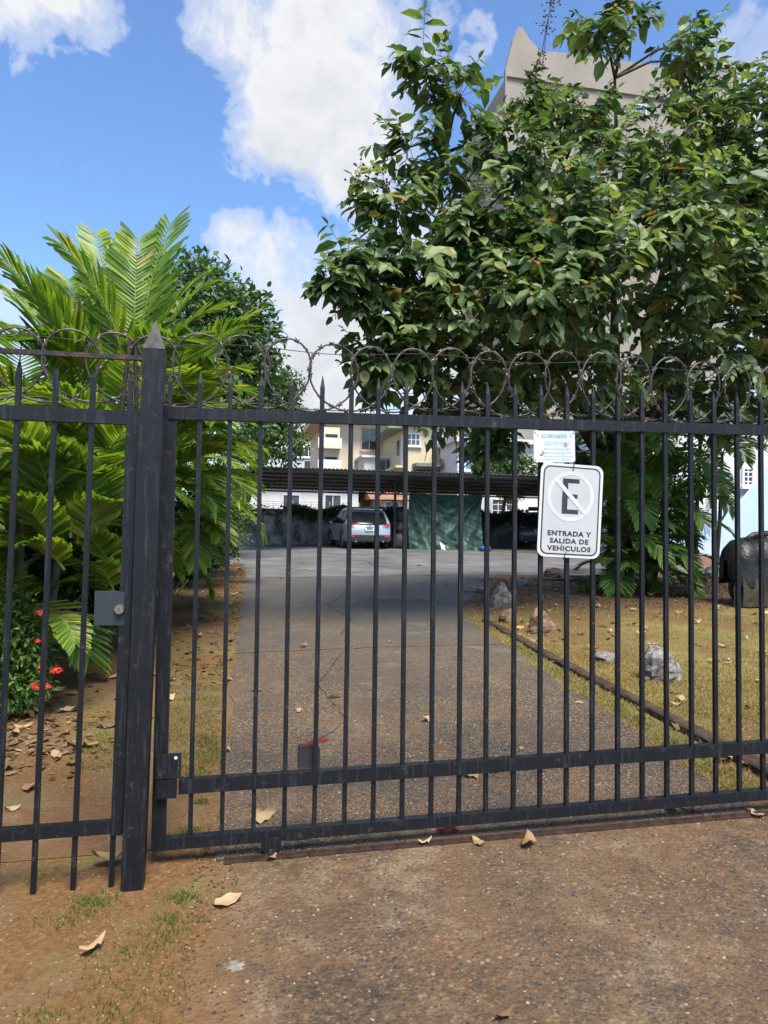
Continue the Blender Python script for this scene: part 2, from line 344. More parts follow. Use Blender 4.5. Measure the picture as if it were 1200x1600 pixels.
MT['bluebag'] = simple('blue_plastic', (.02, .05, .22), (.04, .08, .30), 10, .5)
MT['mortar'] = simple('dried_mortar', (.16, .14, .11), (.27, .25, .21), 40, .9, 0, (50, .8, .01), .2)
MT['ink_white'] = simple('scratched_white_paint', (.50, .50, .49), (.62, .62, .6), 30, .7)

# ------------------------------------------------------------------ mesh helpers
class MB:
    def __init__(s): s.v = []; s.f = []; s.mi = []
    def add(s, vs, fs, mi=0):
        o = len(s.v); s.v.extend([tuple(x) for x in vs])
        s.f.extend([tuple(i+o for i in q) for q in fs]); s.mi.extend([mi]*len(fs)); return s
    def box(s, c, d, mi=0, rot=None):
        c = Vector(c); h = Vector(d)/2; vs = []
        for x in (-1, 1):
            for y in (-1, 1):
                for z in (-1, 1):
                    p = Vector((x*h.x, y*h.y, z*h.z))
                    if rot is not None: p = rot @ p
                    vs.append(c+p)
        return s.add(vs, [(0, 1, 3, 2), (4, 6, 7, 5), (0, 4, 5, 1), (2, 3, 7, 6), (0, 2, 6, 4), (1, 5, 7, 3)], mi)
    def bar(s, p0, p1, wd, dp, up=(0, 1, 0), mi=0, w1=None):
        """rectangular bar from p0 to p1; dp measured along `up`, wd across"""
        p0 = Vector(p0); p1 = Vector(p1); t = (p1-p0).normalized(); u = Vector(up); u = (u-t*u.dot(t)).normalized(); r = t.cross(u)
        k = 1 if w1 is None else w1
        vs = [p0+r*a*wd/2+u*b*dp/2 for a, b in ((-1, -1), (1, -1), (1, 1), (-1, 1))] + [p1+r*a*wd*k/2+u*b*dp*k/2 for a, b in ((-1, -1), (1, -1), (1, 1), (-1, 1))]
        return s.add(vs, [(3, 2, 1, 0), (4, 5, 6, 7), (0, 1, 5, 4), (1, 2, 6, 5), (2, 3, 7, 6), (3, 0, 4, 7)], mi)
    def tube(s, pts, rr, n=6, mi=0, cap=True):
        pts = [Vector(p) for p in pts]; rr = rr if hasattr(rr, '__len__') else [rr]*len(pts)
        vs = []; fs = []; ref = None
        for i, p in enumerate(pts):
            t = (pts[min(i+1, len(pts)-1)]-pts[max(i-1, 0)]).normalized()
            if ref is None: ref = Vector((1, 0, 0)) if abs(t.x) < .8 else Vector((0, 1, 0))
            u = (ref-t*ref.dot(t)).normalized(); ref = u; r = t.cross(u)
            for k in range(n):
                a = 2*math.pi*k/n; vs.append(p+(u*math.cos(a)+r*math.sin(a))*rr[i])
        for i in range(len(pts)-1):
            for k in range(n):
                a = i*n+k; b = i*n+(k+1) % n; fs.append((a, b, b+n, a+n))
        if cap: fs.append(tuple(range(n-1, -1, -1))); fs.append(tuple(range((len(pts)-1)*n, len(pts)*n)))
        return s.add(vs, fs, mi)
    def prism(s, poly, p0, ex, ey, ez, th, mi=0):
        """2D polygon in (ex,ey) at p0, thickness th along ez (from 0 to th)"""
        p0 = Vector(p0); n = len(poly)
        vs = [p0+ex*a+ey*b for a, b in poly] + [p0+ex*a+ey*b+ez*th for a, b in poly]
        fs = [tuple(range(n-1, -1, -1)), tuple(range(n, 2*n))] + [(i, (i+1) % n, (i+1) % n+n, i+n) for i in range(n)]
        return s.add(vs, fs, mi)
    def grid(s, fn, nu, nv, mi=0, closed=False):
        vs = [fn(i/nu, j/nv) for j in range(nv+1) for i in range(nu+1)]
        fs = [(j*(nu+1)+i, j*(nu+1)+i+1, (j+1)*(nu+1)+i+1, (j+1)*(nu+1)+i) for j in range(nv) for i in range(nu)]
        return s.add(vs, fs, mi)
    def ball(s, c, r, nu=8, nv=6, mi=0, wob=0.0, rng=None, flat=1.0):
        c = Vector(c); r = Vector(r) if hasattr(r, '__len__') else Vector((r, r, r)); rg = rng or R
        vs = [c+Vector((0, 0, -r.z*flat))]; fs = []
        for j in range(1, nv):
            ph = -math.pi/2+math.pi*j/nv
            for i in range(nu):
                th = 2*math.pi*i/nu; k = 1+rg.uniform(-wob, wob)
                z = math.sin(ph)*r.z*k
                if z < 0: z *= flat
                vs.append(c+Vector((math.cos(ph)*math.cos(th)*r.x*k, math.cos(ph)*math.sin(th)*r.y*k, z)))
        vs.append(c+Vector((0, 0, r.z)))
        for i in range(nu): fs.append((0, 1+(i+1) % nu, 1+i))
        for j in range(nv-2):
            for i in range(nu):
                a = 1+j*nu+i; b = 1+j*nu+(i+1) % nu; fs.append((a, b, b+nu, a+nu))
        L = len(vs)-1; o = 1+(nv-2)*nu
        for i in range(nu): fs.append((o+i, o+(i+1) % nu, L))
        return s.add(vs, fs, mi)
    def mesh(s, name, mats, smooth=False):
        me = bpy.data.meshes.new(name); me.from_pydata(s.v, [], s.f)
        for m in (mats if isinstance(mats, (list, tuple)) else [mats]): me.materials.append(MT[m] if isinstance(m, str) else m)
        if max(s.mi, default=0): me.polygons.foreach_set('material_index', s.mi)
        if smooth: me.polygons.foreach_set('use_smooth', [True]*len(me.polygons))
        me.update(); return me
    def build(s, name, mats, parent=None, smooth=False, origin=None):
        if origin is not None: 
            o = Vector(origin); s.v = [tuple(Vector(v)-o) for v in s.v]
        ob = link(name, s.mesh(name, mats, smooth), parent)
        if origin is not None: 
            ob.location = o if parent is None else o-parent.matrix_world.translation if False else o
        return ob
def link(name, data, parent=None):
    o = bpy.data.objects.new(name, data); COL.objects.link(o)
    if parent is not None: o.parent = parent
    return o
def tag(o, label=None, cat=None, group=None, kind=None):
    if label: o['label'] = label
    if cat: o['category'] = cat
    if group: o['group'] = group
    if kind: o['kind'] = kind
    return o
class Thing:
    """An Empty at a thing's base; parts are given in world coordinates and stored relative to it."""
    def __init__(s, name, base, label, cat, group=None):
        s.b = Vector(base); s.o = link(name, None); s.o.location = s.b; s.o.empty_display_size = .1; tag(s.o, label, cat, group)
    def part(s, name, mb, mats, smooth=False, parent=None):
        mb.v = [tuple(Vector(v)-s.b) for v in mb.v]
        return link(name, mb.mesh(name, mats, smooth), parent or s.o)
    def shared(s, name, me, matrix, parent=None):
        o = link(name, me, parent or s.o); o.matrix_local = Matrix.Translation(-s.b) @ matrix; return o
def single(name, mb, mats, base, label, cat, group=None, smooth=False):
    b = Vector(base); mb.v = [tuple(Vector(v)-b) for v in mb.v]
    o = link(name, mb.mesh(name, mats, smooth)); o.location = b; return tag(o, label, cat, group)

# ------------------------------------------------------------------ ground
def sheet(name, rows, mat_, off, nu=10, skirt=False):
    """rows: (Y, Xleft, Xright); laid `off` above the ground plane with cuts on its fold lines"""
    mb = MB(); vs = []; fs = []; ncol = None
    xs_all = []
    for (Y, a, b) in rows:
        cuts = [a+(b-a)*i/nu for i in range(nu+1)]
        xs_all.append(cuts)
    for j, (Y, a, b) in enumerate(rows):
        for x in xs_all[j]: vs.append((x, Y, G(x, Y)+off))
    n = nu+1
    for j in range(len(rows)-1):
        for i in range(nu): fs.append((j*n+i, j*n+i+1, (j+1)*n+i+1, (j+1)*n+i))
    mb.add(vs, fs); o = mb.build(name, mat_); tag(o, kind='structure'); return o
def ground():
    xs = [-900, -300, -100, -40, -20, -10, -6, -4, -3, -2, -1, 0, 1, 2, 3, 4, 6, 9, 14, 25, 50, 110, 300, 900]
    ys = [-300, -80, -30, -12, -5, -3, -2, -1, 0, 1, 2, 4, 6, 8, 10, 14, 20, 30, 40, 70, 150, 400, 1200]
    mb = MB(); vs = [(x, y, G(x, y)) for y in ys for x in xs]; n = len(xs)
    mb.add(vs, [(j*n+i, j*n+i+1, (j+1)*n+i+1, (j+1)*n+i) for j in range(len(ys)-1) for i in range(n-1)])
    tag(mb.build('ground', 'dirt'), kind='structure')
ground()
def lerp(tab, x):
    for (a, b), (c, d) in zip(tab, tab[1:]):
        if x <= c: return b+(d-b)*max(0, (x-a))/(c-a)
    return tab[-1][1]
rr = random.Random(3)
def wob(y, s, amp=.05): return amp*(math.sin(y*3.1+s)*.5+math.sin(y*7.7+s*2)*.3+math.sin(y*17+s*3)*.2)
DL = [(-.3, -.10), (.8, -.04), (6, .05), (12, .2), (17, .33)]
DRr = [(-.3, 2.6), (.3, 2.62), (3, 2.8), (6.0, 2.98), (7.2, 3.3), (9, 4.2), (12, 5.6)]
ys = sorted(set([-.012+.09*i for i in range(60)]+[5.3+.25*i for i in range(20)]+[10.0, 10.6, 11.2, 11.8]))
sheet('driveway', [(y, lerp(DL, y)+wob(y, 1, .04), lerp(DRr, y)+wob(y, 2, .06)) for y in ys], 'drive', .006, 6)
ysy = [11.8, 12.2, 12.8, 13.5, 14.5, 16, 20, 25, 30.4]
sheet('parking_yard', [(y, .22 if y < 17 else (.33 if y < 18 else -.8), min(30, 5.4+(y-11.8)*9)) for y in ysy], 'yard', .0095, 22)
ysl = [.15+.15*i for i in range(66)]; 
sheet('lawn', [(y, lerp(DRr, y)-.03+wob(y, 5, .06), 16.0 if y > 2 else 11.0) for y in ysl if y < 9.6], 'lawn', .0025, 40)
ysa = [-3.2+.1*i for i in range(32)]+[.0]
sheet('apron', [(y, lerp([(-3.2, -.35), (-1, -.12), (-.4, -.03), (0, -.02)], y)+wob(y, 8, .07), 7.0) for y in ysa], 'apron', .004, 40)
sheet('side_path', [(y, -2.3, -.24+wob(y*3, 4, .05)) for y in [.14+.08*i for i in range(8)]], 'apron', .0035, 10)
sheet('street', [(y, -40, 40) for y in (-30, -12, -5, -3.6)], 'yard', .004, 40)

def crack(name, pts, wd, label_mat='dirt', off=.011):
    rg = random.Random(len(pts)*7+int(pts[0][1]*10)); line = []
    for (a, b), (c, d) in zip(pts, pts[1:]):
        n = max(2, int(math.hypot(c-a, d-b)/.06))
        for i in range(n): f = i/n; line.append((a+(c-a)*f+rg.uniform(-.012, .012), b+(d-b)*f+rg.uniform(-.012, .012)))
    line.append(pts[-1]); vs = []; fs = []
    for i, (x, y) in enumerate(line):
        q = line[min(i+1, len(line)-1)]; p = line[max(i-1, 0)]; dx, dy = q[0]-p[0], q[1]-p[1]; l = math.hypot(dx, dy); k = wd*rg.uniform(.3, 1.0)
        for sg in (-1, 1): xx, yy = x-dy/l*k*sg, y+dx/l*k*sg; vs.append((xx, yy, G(xx, yy)+off))
        if i: fs.append((2*i-2, 2*i-1, 2*i+1, 2*i))
    tag(MB().add(vs, fs).build(name, label_mat), kind='structure')
crack('paving_joint', [(-.02, 4.3), (1.5, 4.36), (2.88, 4.3)], .016)
crack('paving_joint', [(.12, 9.2), (2.0, 9.25), (4.2, 9.2)], .012)
crack('paving_crack', [(1.2, 5.1), (1.5, 6.2), (1.35, 7.4), (1.8, 8.9)], .007, 'dark')
crack('paving_crack', [(3.0, 7.6), (2.6, 8.0), (2.2, 7.9), (1.9, 8.3)], .014, 'dark')
crack('paving_crack', [(.4, 1.2), (.8, 1.9), (.7, 2.9), (1.1, 4.2)], .005, 'dark')
crack('paving_crack', [(4.6, 13.0), (3.4, 14.5), (3.6, 17), (2.6, 20)], .018, 'dark', .014)
crack('paving_crack', [(1.0, 12.5), (1.6, 14.0), (5.6, 15.5)], .016, 'dark', .014)
# ------------------------------------------------------------------ gate
LEAN, RISE, X0, SP = 0.0231, 0.01825, -0.1660, 0.13403
ZT, ZB = 2.2318, 0.2048           # spear tips and top of the bottom rail, at X = 0
def gp(x, z, dy=0.0): return Vector((x, LEAN*z+dy, z+RISE*x))
XL, XR = -.325, 3.62
def gate():
    t = Thing('sliding_gate', (1.6, 0, .1), 'wide black iron sliding gate with spear-topped bars across the driveway', 'gate')
    bw = .0195; zb = ZB-.02
    mb = MB(); top = ZT-zb
    mb.bar((0, 0, 0), (0, 0, top-.055), bw, bw, (0, 1, 0)); mb.bar((0, 0, top-.055), (0, 0, top), bw, bw, (0, 1, 0), w1=.12)
    me = mb.mesh('bar', 'iron')
    for i in range(-1, 29):
        x = X0+SP*i+R.uniform(-.002, .002)
        p = gp(x, zb); mtx = Matrix.Translation(p) @ Matrix.Rotation(-math.atan(LEAN)+R.uniform(-.004, .004), 4, 'X') @ Matrix.Rotation(R.uniform(-.0025, .0025), 4, 'Y')
        t.shared('bar', me, mtx)
    for nm, zc, hh, dd in (('top_rail', 2.036, .050, .038), ('middle_rail', .418, .060, .044), ('bottom_rail', ZB-.024, .048, .046)):
        x1 = XR; m_ = MB().bar(gp(XL if nm != 'middle_rail' else -.22, zc), gp(x1, zc), dd, hh, (0, 0, 1))
        t.part(nm, m_, 'iron')
    t.part('stile', MB().bar(gp(-.298, ZB-.048), gp(-.298, 2.010), .058, .048, (0, 1, 0)), 'iron')
    # latch plates on the stile
    lp = t.part('latch_plate', MB().box(gp(-.262, .520, -.045), (.105, .012, .105)), 'iron')
    m_ = MB().tube([gp(-.232, .555, -.053), gp(-.232, .555, -.049)], .007, 10); t.part('bolt', m_, 'frame', parent=lp)
    t.part('latch_block', MB().box(gp(-.268, .425, -.043), (.085, .03, .075)), 'iron')
    t.part('stop_block', MB().box(gp(-.265, 2.036, -.026), (.075, .012, .056)), 'iron')
    # wheel fork and wheel riding on the track
    def wheel(x):
        zc = ZB-.06
        prof = [(-.047, .035), (.047, .035), (.042, -.005), (.026, -.040), (.010, -.052), (-.010, -.052), (-.026, -.040), (-.042, -.005)]
        for dy in (.028, -.036): f = t.part('fork_cheek', MB().prism(prof, gp(x, zc, dy), Vector((1, 0, 0)), Vector((0, 0, 1)), Vector((0, 1, 0)), .006), 'iron')
        t.part('wheel', MB().tube([gp(x, zc-.022, -.020), gp(x, zc-.022, -.006), gp(x, zc-.022, .006), gp(x, zc-.022, .020)], [.040, .032, .032, .040], 18), 'steel_dark', True)
        t.part('axle_bolt', MB().tube([gp(x, zc-.022, -.048), gp(x, zc-.022, -.034)], .010, 8), 'rail_rust', parent=f)
    wheel(.178); wheel(3.3)
    # sleeve on the bottom rail next to the wheel
    t.part('rail_sleeve', MB().box(gp(.285, ZB-.026, -.004), (.10, .050, .046)), 'iron')
    return t
gate()
# rail on the ground
def track():
    mb = MB(); zz = lambda x: G(x, 0)+.004
    y = -.035
    for a, b in ((-.02, 1.2), (1.2, 2.5), (2.5, 4.2)):
        mb.bar((a, y, zz(a)+.003), (b, y, zz(b)+.003), .040, .006, (0, 0, 1)); mb.bar((a, y, zz(a)+.012), (b, y, zz(b)+.012), .012, .012, (0, 0, 1))
    single('gate_track', mb, 'rail_rust', (-.02, y, zz(0)), 'long rusty steel track on the ground under the sliding gate', 'track')
track()

# post and pedestrian gate
PY = -.155
pb = at(207.5, 1396, PY); pt = at(242.5, 548, PY); ptip = at(243.5, 502, PY)
def post():
    t = Thing('gate_post', (pb.x, PY, pb.z), 'thick black square gate post with a pyramid cap between the two gates', 'gate post')
    dirv = (pt-pb).normalized(); base = pb-dirv*.06; wdt = .086
    t.part('shaft', MB().bar(base, pt, wdt, wdt, (0, 1, 0)), 'iron')
    t.part('cap', MB().bar(pt, ptip, wdt*1.03, wdt*1.03, (0, 1, 0), w1=.06), 'iron')
    a = at(200, 1322, PY-.02); b = at(221.5, 653, PY-.02)
    t.part('stop_strip', MB().bar(a, b, .022, .05, (0, 1, 0)), 'iron')
    a = at(-110, 542, PY-.02); b = at(228, 560.5, PY-.02)
    t.part('brace_bar', MB().bar(a, b, .022, .019, (0, 0, 1)), 'iron_rusty')
    return t
post()
def ped_gate():
    Y = PY+.012
    t = Thing('pedestrian_gate', at(100, 1390, Y), 'narrow black iron side gate with spear bars left of the thick post', 'gate')
    tops = [(-86, 552), (-28, 557), (31, 562), (89, 567), (147, 573), (205, 578)]; bots = [(-128, 1412), (-66, 1408), (-7, 1404), (52, 1391), (115, 1369), (174, 1380)]
    for (a, b) in zip(tops, bots):
        p1 = at(*a, Y); p0 = at(*b, Y); d = (p1-p0).normalized(); sh = p1-d*.045; wd = .0195
        m_ = MB().bar(p0-d*.05, sh, wd, wd, (0, 1, 0)); m_.bar(sh, p1, wd, wd, (0, 1, 0), w1=.2); t.part('bar', m_, 'iron')
    t.part('top_rail', MB().bar(at(-160, 637.5, Y), at(222, 654, Y), .034, .056, (0, 0, 1)), 'iron')
    t.part('bottom_rail', MB().bar(at(-160, 1316, Y), at(180, 1290.5, Y), .034, .050, (0, 0, 1)), 'iron')
    t.part('stile', MB().bar(at(182.5, 1303, Y), at(207.5, 664, Y), .044, .038, (0, 1, 0)), 'iron')
    c = at(172, 950, Y-.002); lk = t.part('lock_box', MB().box(c, (.115, .036, .136)), 'lockgrey')
    c2 = at(186.5, 952, Y-.03)
    t.part('lock_cylinder', MB().tube([c2+Vector((0, .012, 0)), c2+Vector((0, -.012, 0))], [.021, .018], 16), 'brass', parent=lk)
    t.part('keyway', MB().box(c2+Vector((0, -.0125, 0)), (.003, .003, .014)), 'dark', parent=lk)
    for k, (u, v0, v1) in enumerate(((197, 548, 650), (190, 548, 650))):
        pass
    return t
ped_gate()
def rods():
    for k, (a, b) in enumerate((((203, 533), (188, 655)), ((211, 533), (213, 640)))):
        p0 = at(*b, .05); p1 = at(*a, .05)
        single('rusty_rod', MB().tube([p0, (p0+p1)/2, p1], .009, 7), 'iron_rusty', p0, ['thin rusty rod leaning under the wire coil left of the post', 'thin rusty upright rod under the wire coil, nearest the post'][k], 'rod', 'rods holding the wire coil')
rods()

# razor wire
def coil():
    t = Thing('razor_wire_coil', gp(1, 2.08, .02), 'rusty grey razor wire coil looping along the tops of the gates', 'razor wire')
    rg = random.Random(11); p = .192; r0 = .152; pts = []; n = 30; turns = 27
    dz = [rg.uniform(-.012, .012) for _ in range(turns+2)]; dr = [rg.uniform(-.010, .012) for _ in range(turns+2)]; dx = [rg.uniform(-.022, .022) for _ in range(turns+2)]
    for k in range(turns*n):
        a = 2*math.pi*k/n; q = k/n; i = int(q); fr = q-i; L = lambda T_: T_[i]*(1-fr)+T_[i+1]*fr
        r = r0+L(dr); xc = -1.55+p*q+L(dx)
        pts.append(gp(xc+r*math.cos(a), 2.232+L(dz)+r*math.sin(a)*1.0, .012+.030*math.cos(a*1.0+.6)))
    t.part('strand', MB().tube(pts, .0045, 5), 'wire', True)
    bm_ = MB()
    for k in range(2, len(pts)-2, 2):
        if rg.random() < .12: continue
        c = pts[k]; d = (pts[k+1]-pts[k-1]).normalized(); u = Vector((0, 1, 0)); u = (u-d*u.dot(d)).normalized(); s_ = d.cross(u)
        ang = rg.uniform(-.9, .9); n1 = u*math.cos(ang)+s_*math.sin(ang); n2 = d.cross(n1)
        for sg in (-1, 1):
            b0 = c+n2*sg*.002
            bm_.add([b0-d*.008+n1*.001, b0+d*.008+n1*.001, b0+d*.014+n2*sg*.011, b0+n2*sg*.006, b0-d*.014+n2*sg*.011, b0-n1*.0034],
                    [(0, 3, 4), (0, 1, 3), (1, 2, 3), (5, 4, 3), (5, 3, 2), (5, 0, 4), (5, 2, 1), (0, 5, 1)])
    t.part('barbs', bm_, 'wire_pale')['kind'] = 'stuff'
    for k in range(8, 26, 3):
        i = int((k+.5)*1)
    # long tie wires running through the coil
    for zz, rd in ((2.232+.118, .0018), (2.232-.145, .0022)):
        prev = [gp(-1.6+5.2*j/40, zz-.012*math.sin(j*.9), .03) for j in range(41)]
        tw = t.part('tie_wire', MB().tube(prev, rd, 4), 'wire_pale')
        bb = MB()
        for j in range(1, 40, 2):
            q = prev[j]; bb.bar(q+Vector((-.012, 0, .010)), q+Vector((.012, 0, -.010)), .003, .003, (0, 1, 0)); bb.bar(q+Vector((-.012, -.01, -.010)), q+Vector((.012, .01, .010)), .003, .003, (0, 1, 0))
        t.part('barbs', bb, 'wire_pale', parent=tw)['kind'] = 'stuff'
coil()

# ------------------------------------------------------------------ signs
def text_mesh(body, width, height, depth=.0008, bold=.0, spacing=1.0):
    cu = bpy.data.curves.new('txt', 'FONT'); cu.body = body; cu.align_x = 'CENTER'; cu.align_y = 'CENTER'; cu.size = 1; cu.offset = bold; cu.space_character = spacing; cu.extrude = .01; cu.resolution_u = 4
    ob = bpy.data.objects.new('txt', cu); COL.objects.link(ob); bpy.context.view_layer.update()
    me = bpy.data.meshes.new_from_object(ob); bpy.data.objects.remove(ob); 
    v = np.zeros(len(me.vertices)*3); me.vertices.foreach_get('co', v); v = v.reshape(-1, 3)
    lo, hi = v.min(0), v.max(0); v = (v-(lo+hi)/2)/(hi-lo)*np.array([width, height, depth])
    fs = [tuple(p.vertices) for p in me.polygons]
    bpy.data.meshes.remove(me); return v, fs
def rrect(w_, h_, r_, n=6):
    out = []
    for cx, cy, a0 in ((w_/2-r_, h_/2-r_, 0), (-w_/2+r_, h_/2-r_, 90), (-w_/2+r_, -h_/2+r_, 180), (w_/2-r_, -h_/2+r_, 270)):
        for k in range(n+1):
            a = rad(a0+90*k/n); out.append((cx+r_*math.cos(a), cy+r_*math.sin(a)))
    return out
def ring2(mb, outer, inner, z, th, fr):
    n = len(outer); O, ex, ey, ez = fr
    vs = [O+ex*a+ey*b+ez*(z+th) for a, b in outer]+[O+ex*a+ey*b+ez*(z+th) for a, b in inner]
    mb.add(vs, [(i, (i+1) % n, (i+1) % n+n, i+n) for i in range(n)])
def frame_of(corners, Yv):
    TL, TR, BR, BL = [at(u, v, Yv) for u, v in corners]
    O = (TL+TR+BR+BL)/4; ex = ((TR+BR)-(TL+BL)).normalized(); ey = ((TL+TR)-(BL+BR)); ey = (ey-ex*ey.dot(ex)).normalized(); ez = ex.cross(ey)
    wv = ((TR-TL).length+(BR-BL).length)/2; hv = ((TL-BL).length+(TR-BR).length)/2
    return O, ex, ey, ez, wv, hv
def sign_parking():
    O, ex, ey, ez, W, H = frame_of([(845.5, 723), (943, 728), (936, 875), (838.5, 867.5)], .004)
    if ez.y > 0: ez = -ez
    t = Thing('no_parking_sign', O-ey*H/2, 'white rounded metal sign with crossed letter E wired to the sliding gate', 'sign')
    fr = (O, ex, ey, ez)
    t.part('plate', MB().prism(rrect(W, H, W*.12), O, ex, ey, ez, .0022), 'signwhite')
    m_ = MB(); m_.prism(rrect(W*.885, H*.925, W*.095), O+ez*.0022, ex, ey, ez, .0004); t.part('face', m_, 'signgrey')
    m_ = MB(); ring2(m_, rrect(W*.915, H*.945, W*.105), rrect(W*.872, H*.917, W*.088), .0026, .0006, fr); t.part('border_line', m_, 'signink')
    cy = H*.155; n = 48; cx = -W*.01
    cir = lambda r: [(cx+r*math.cos(2*math.pi*k/n), cy+r*math.sin(2*math.pi*k/n)) for k in range(n)]
    m_ = MB(); ring2(m_, cir(W*.375), cir(W*.315), .0026, .0009, fr); t.part('ring', m_, 'signring')
    def strip(p0, p1, wd, z, name, mm):
        a = O+ex*p0[0]+ey*p0[1]+ez*z; b = O+ex*p1[0]+ey*p1[1]+ez*z; t.part(name, MB().bar(a, b, wd, .0004, ez), mm)
    # the letter
    ex0, ex1, ey0, ey1 = cx-W*.135, cx+W*.13, cy-W*.262, cy+W*.262; sw = W*.088
    poly = [(ex0, ey0), (ex1, ey0), (ex1, ey0+sw*.74), (ex0+sw, ey0+sw*.74), (ex0+sw, cy-sw*.32), (ex1-.02*W, cy-sw*.32), (ex1-.02*W, cy+sw*.36), (ex0+sw, cy+sw*.36), (ex0+sw, ey1-sw*.74), (ex1, ey1-sw*.74), (ex1, ey1), (ex0, ey1)]
    v = [O+ex*a+ey*b+ez*.0032 for a, b in poly]
    t.part('letter', MB().add(v, [(0, 1, 2, 3), (0, 3, 4), (0, 4, 7, 11), (4, 5, 6, 7), (7, 8, 11), (8, 9, 10, 11)]), 'signink')
    strip((cx-W*.25, cy+W*.25), (cx+W*.25, cy-W*.25), W*.062, .0041, 'slash', 'signring')
    for body, y, wd in (('ENTRADA Y', -.245, .70), ('SALIDA DE', -.325, .62), ('VEHICULOS', -.405, .70)):
        vv, fs = text_mesh(body, W*wd, H*.056, .0004, .048, 1.14)
        m_ = MB().add([O+ex*a+ey*(b+H*y)+ez*(.0029+c) for a, b, c in vv], fs); t.part('lettering', m_, 'signink')
    acc = O+ex*(-W*.115)+ey*(-H*.368)+ez*.0030
    t.part('lettering', MB().bar(acc-ex*.002-ey*.003, acc+ex*.002+ey*.004, .004, .0004, ez), 'signink')
    for a, b in (((.02, .53), (.005, .425)), ((-.035, -.425), (-.09, -.52))):
        q = [O+ex*a[0]*W+ey*a[1]*H+ez*.001, O+ex*(a[0]*.6+b[0]*.4)*W+ey*(a[1]*.5+b[1]*.5)*H+ez*.007, O+ex*b[0]*W+ey*b[1]*H+ez*.003]
        t.part('wire_tie', MB().tube(q, .0022, 5), 'steel_dark')
sign_parking()
def sign_care():
    O, ex, ey, ez, W, H = frame_of([(834, 673), (898, 673.5), (898, 722.5), (833, 722)], .012)
    if ez.y > 0: ez = -ez
    t = Thing('notice_board', O-ey*H/2, 'small sun-faded notice with pale blue print above the parking sign', 'sign')
    t.part('plate', MB().prism(rrect(W, H, W*.05, 3), O, ex, ey, ez, .003), 'signwhite')
    def txt(body, x, y, wd, hd, mm, bold=.02, z=.0035):
        vv, fs = text_mesh(body, W*wd, H*hd, .0005, bold)
        t.part('lettering', MB().add([O+ex*(a+W*x)+ey*(b+H*y)+ez*(z+c) for a, b, c in vv], fs), mm)
    txt('CUIDADO', 0, .33, .62, .115, 'blueink', .035)
    rg = random.Random(4)
    m_ = MB()
    for sx in (-.40, .40):
        c = O+ex*W*sx+ey*H*.34+ez*.0034; m_.bar(c-ex*W*.02+ey*H*.05, c+ex*W*.02-ey*H*.05, W*.022, .0004, ez)
    t.part('print', m_, 'blueink')
    for j, y in enumerate((.14, .07, -.08, -.20, -.31, -.41)):
        m_ = MB(); x = -.25+(.0 if j else .02); xe = .38 if j != 2 else .30
        while x < xe:
            l = rg.uniform(.04, .11); c = O+ex*W*(x+l/2)+ey*H*y+ez*.0033; m_.bar(c-ex*W*l/2, c+ex*W*l/2, H*rg.uniform(.035, .055), .0004, ez); x += l+.022
        t.part('print', m_, 'paleink')
    for x, y, a, b in ((-.285, -.20, .05, .10), (-.32, -.27, .07, .05), (.27, .055, .07, .13)):
        t.part('print', MB().bar(O+ex*W*(x-a/2)+ey*H*y+ez*.0036, O+ex*W*(x+a/2)+ey*H*y+ez*.0036, H*b, .0005, ez), 'brownink')
    for sx, sy in ((-.46, .43), (.46, .43), (-.46, -.43)):
        c = O+ex*W*sx+ey*H*sy; t.part('screw', MB().tube([c+ez*.003, c+ez*.005], .003, 6), 'steel_dark')
sign_care()

# ------------------------------------------------------------------ small things by the gate
def small_gate_things():
    p = gp(.345, .448, .04); 
    t = Thing('sensor_box', p, 'small black box with a red strip sitting on the gate lower rail', 'box')
    m_ = MB(); m_.box(p+Vector((0, .01, .042)), (.098, .05, .084)); m_.prism([(-.049, .084), (.049, .084), (.043, .098), (-.043, .098)], p+Vector((0, -.014, 0)), Vector((1, 0, 0)), Vector((0, 0, 1)), Vector((0, 1, 0)), .048)
    t.part('case', m_, 'blackplastic')
    q = p+Vector((.035, .02, .108)); rot = Matrix.Rotation(rad(-9), 3, 'Y')
    t.part('red_strip', MB().box(q, (.120, .004, .016), 0, rot), 'red')
    g = gnd(698, 1300); m_ = MB(); rg = random.Random(5)
    m_.ball(g+Vector((0, 0, .014)), (.055, .028, .020), 12, 8, 0, .22, rg)
    single('crushed_can', m_, 'red', g, 'crushed red can lying against the track under the gate', 'can')
small_gate_things()

# dead leaves
def dead_leaf_meshes():
    out = []
    for k in range(5):
        rg = random.Random(40+k); mb = MB(); curl = rg.uniform(.5, 1.5)*(1 if k % 2 else -1); bend = rg.uniform(.3, 1.0)
        nu, nv = 6, 4
        vs = []
        for i in range(nu+1):
            s_ = i/nu; wd = .5*math.sin(math.pi*min(1, .06+s_*.94))**.7*(1-.25*s_)*(1+rg.uniform(-.22, .18)) if 0 < i < nu else .02
            for j in range(nv+1):
                q = (j/nv-.5)*2; x = s_-.5; y = q*wd*.62; z = abs(q)**1.5*wd*.55*curl*(.4+.9*s_)*(1.5 if q > 0 else .6)+bend*.35*(s_-.5)**2*2+rg.uniform(-.055, .055)+.06*math.sin(s_*9+k)*q; x += rg.uniform(-.03, .03); y *= rg.uniform(.80, 1.12)
                vs.append((x, y, z))
        lo = min(v[2] for v in vs); vs = [(a, b, c-lo) for a, b, c in vs]
        n = nv+1; fs = [(i*n+j, i*n+j+1, (i+1)*n+j+1, (i+1)*n+j) for i in range(nu) for j in range(nv)]
        mb.add(vs, fs); mb.tube([(-.5, 0, -lo*.3), (-.62, .02, 0.01)], [.014, .010], 4)
        out.append(mb.mesh('dead_leaf', 'deadleaf', True))
    return out
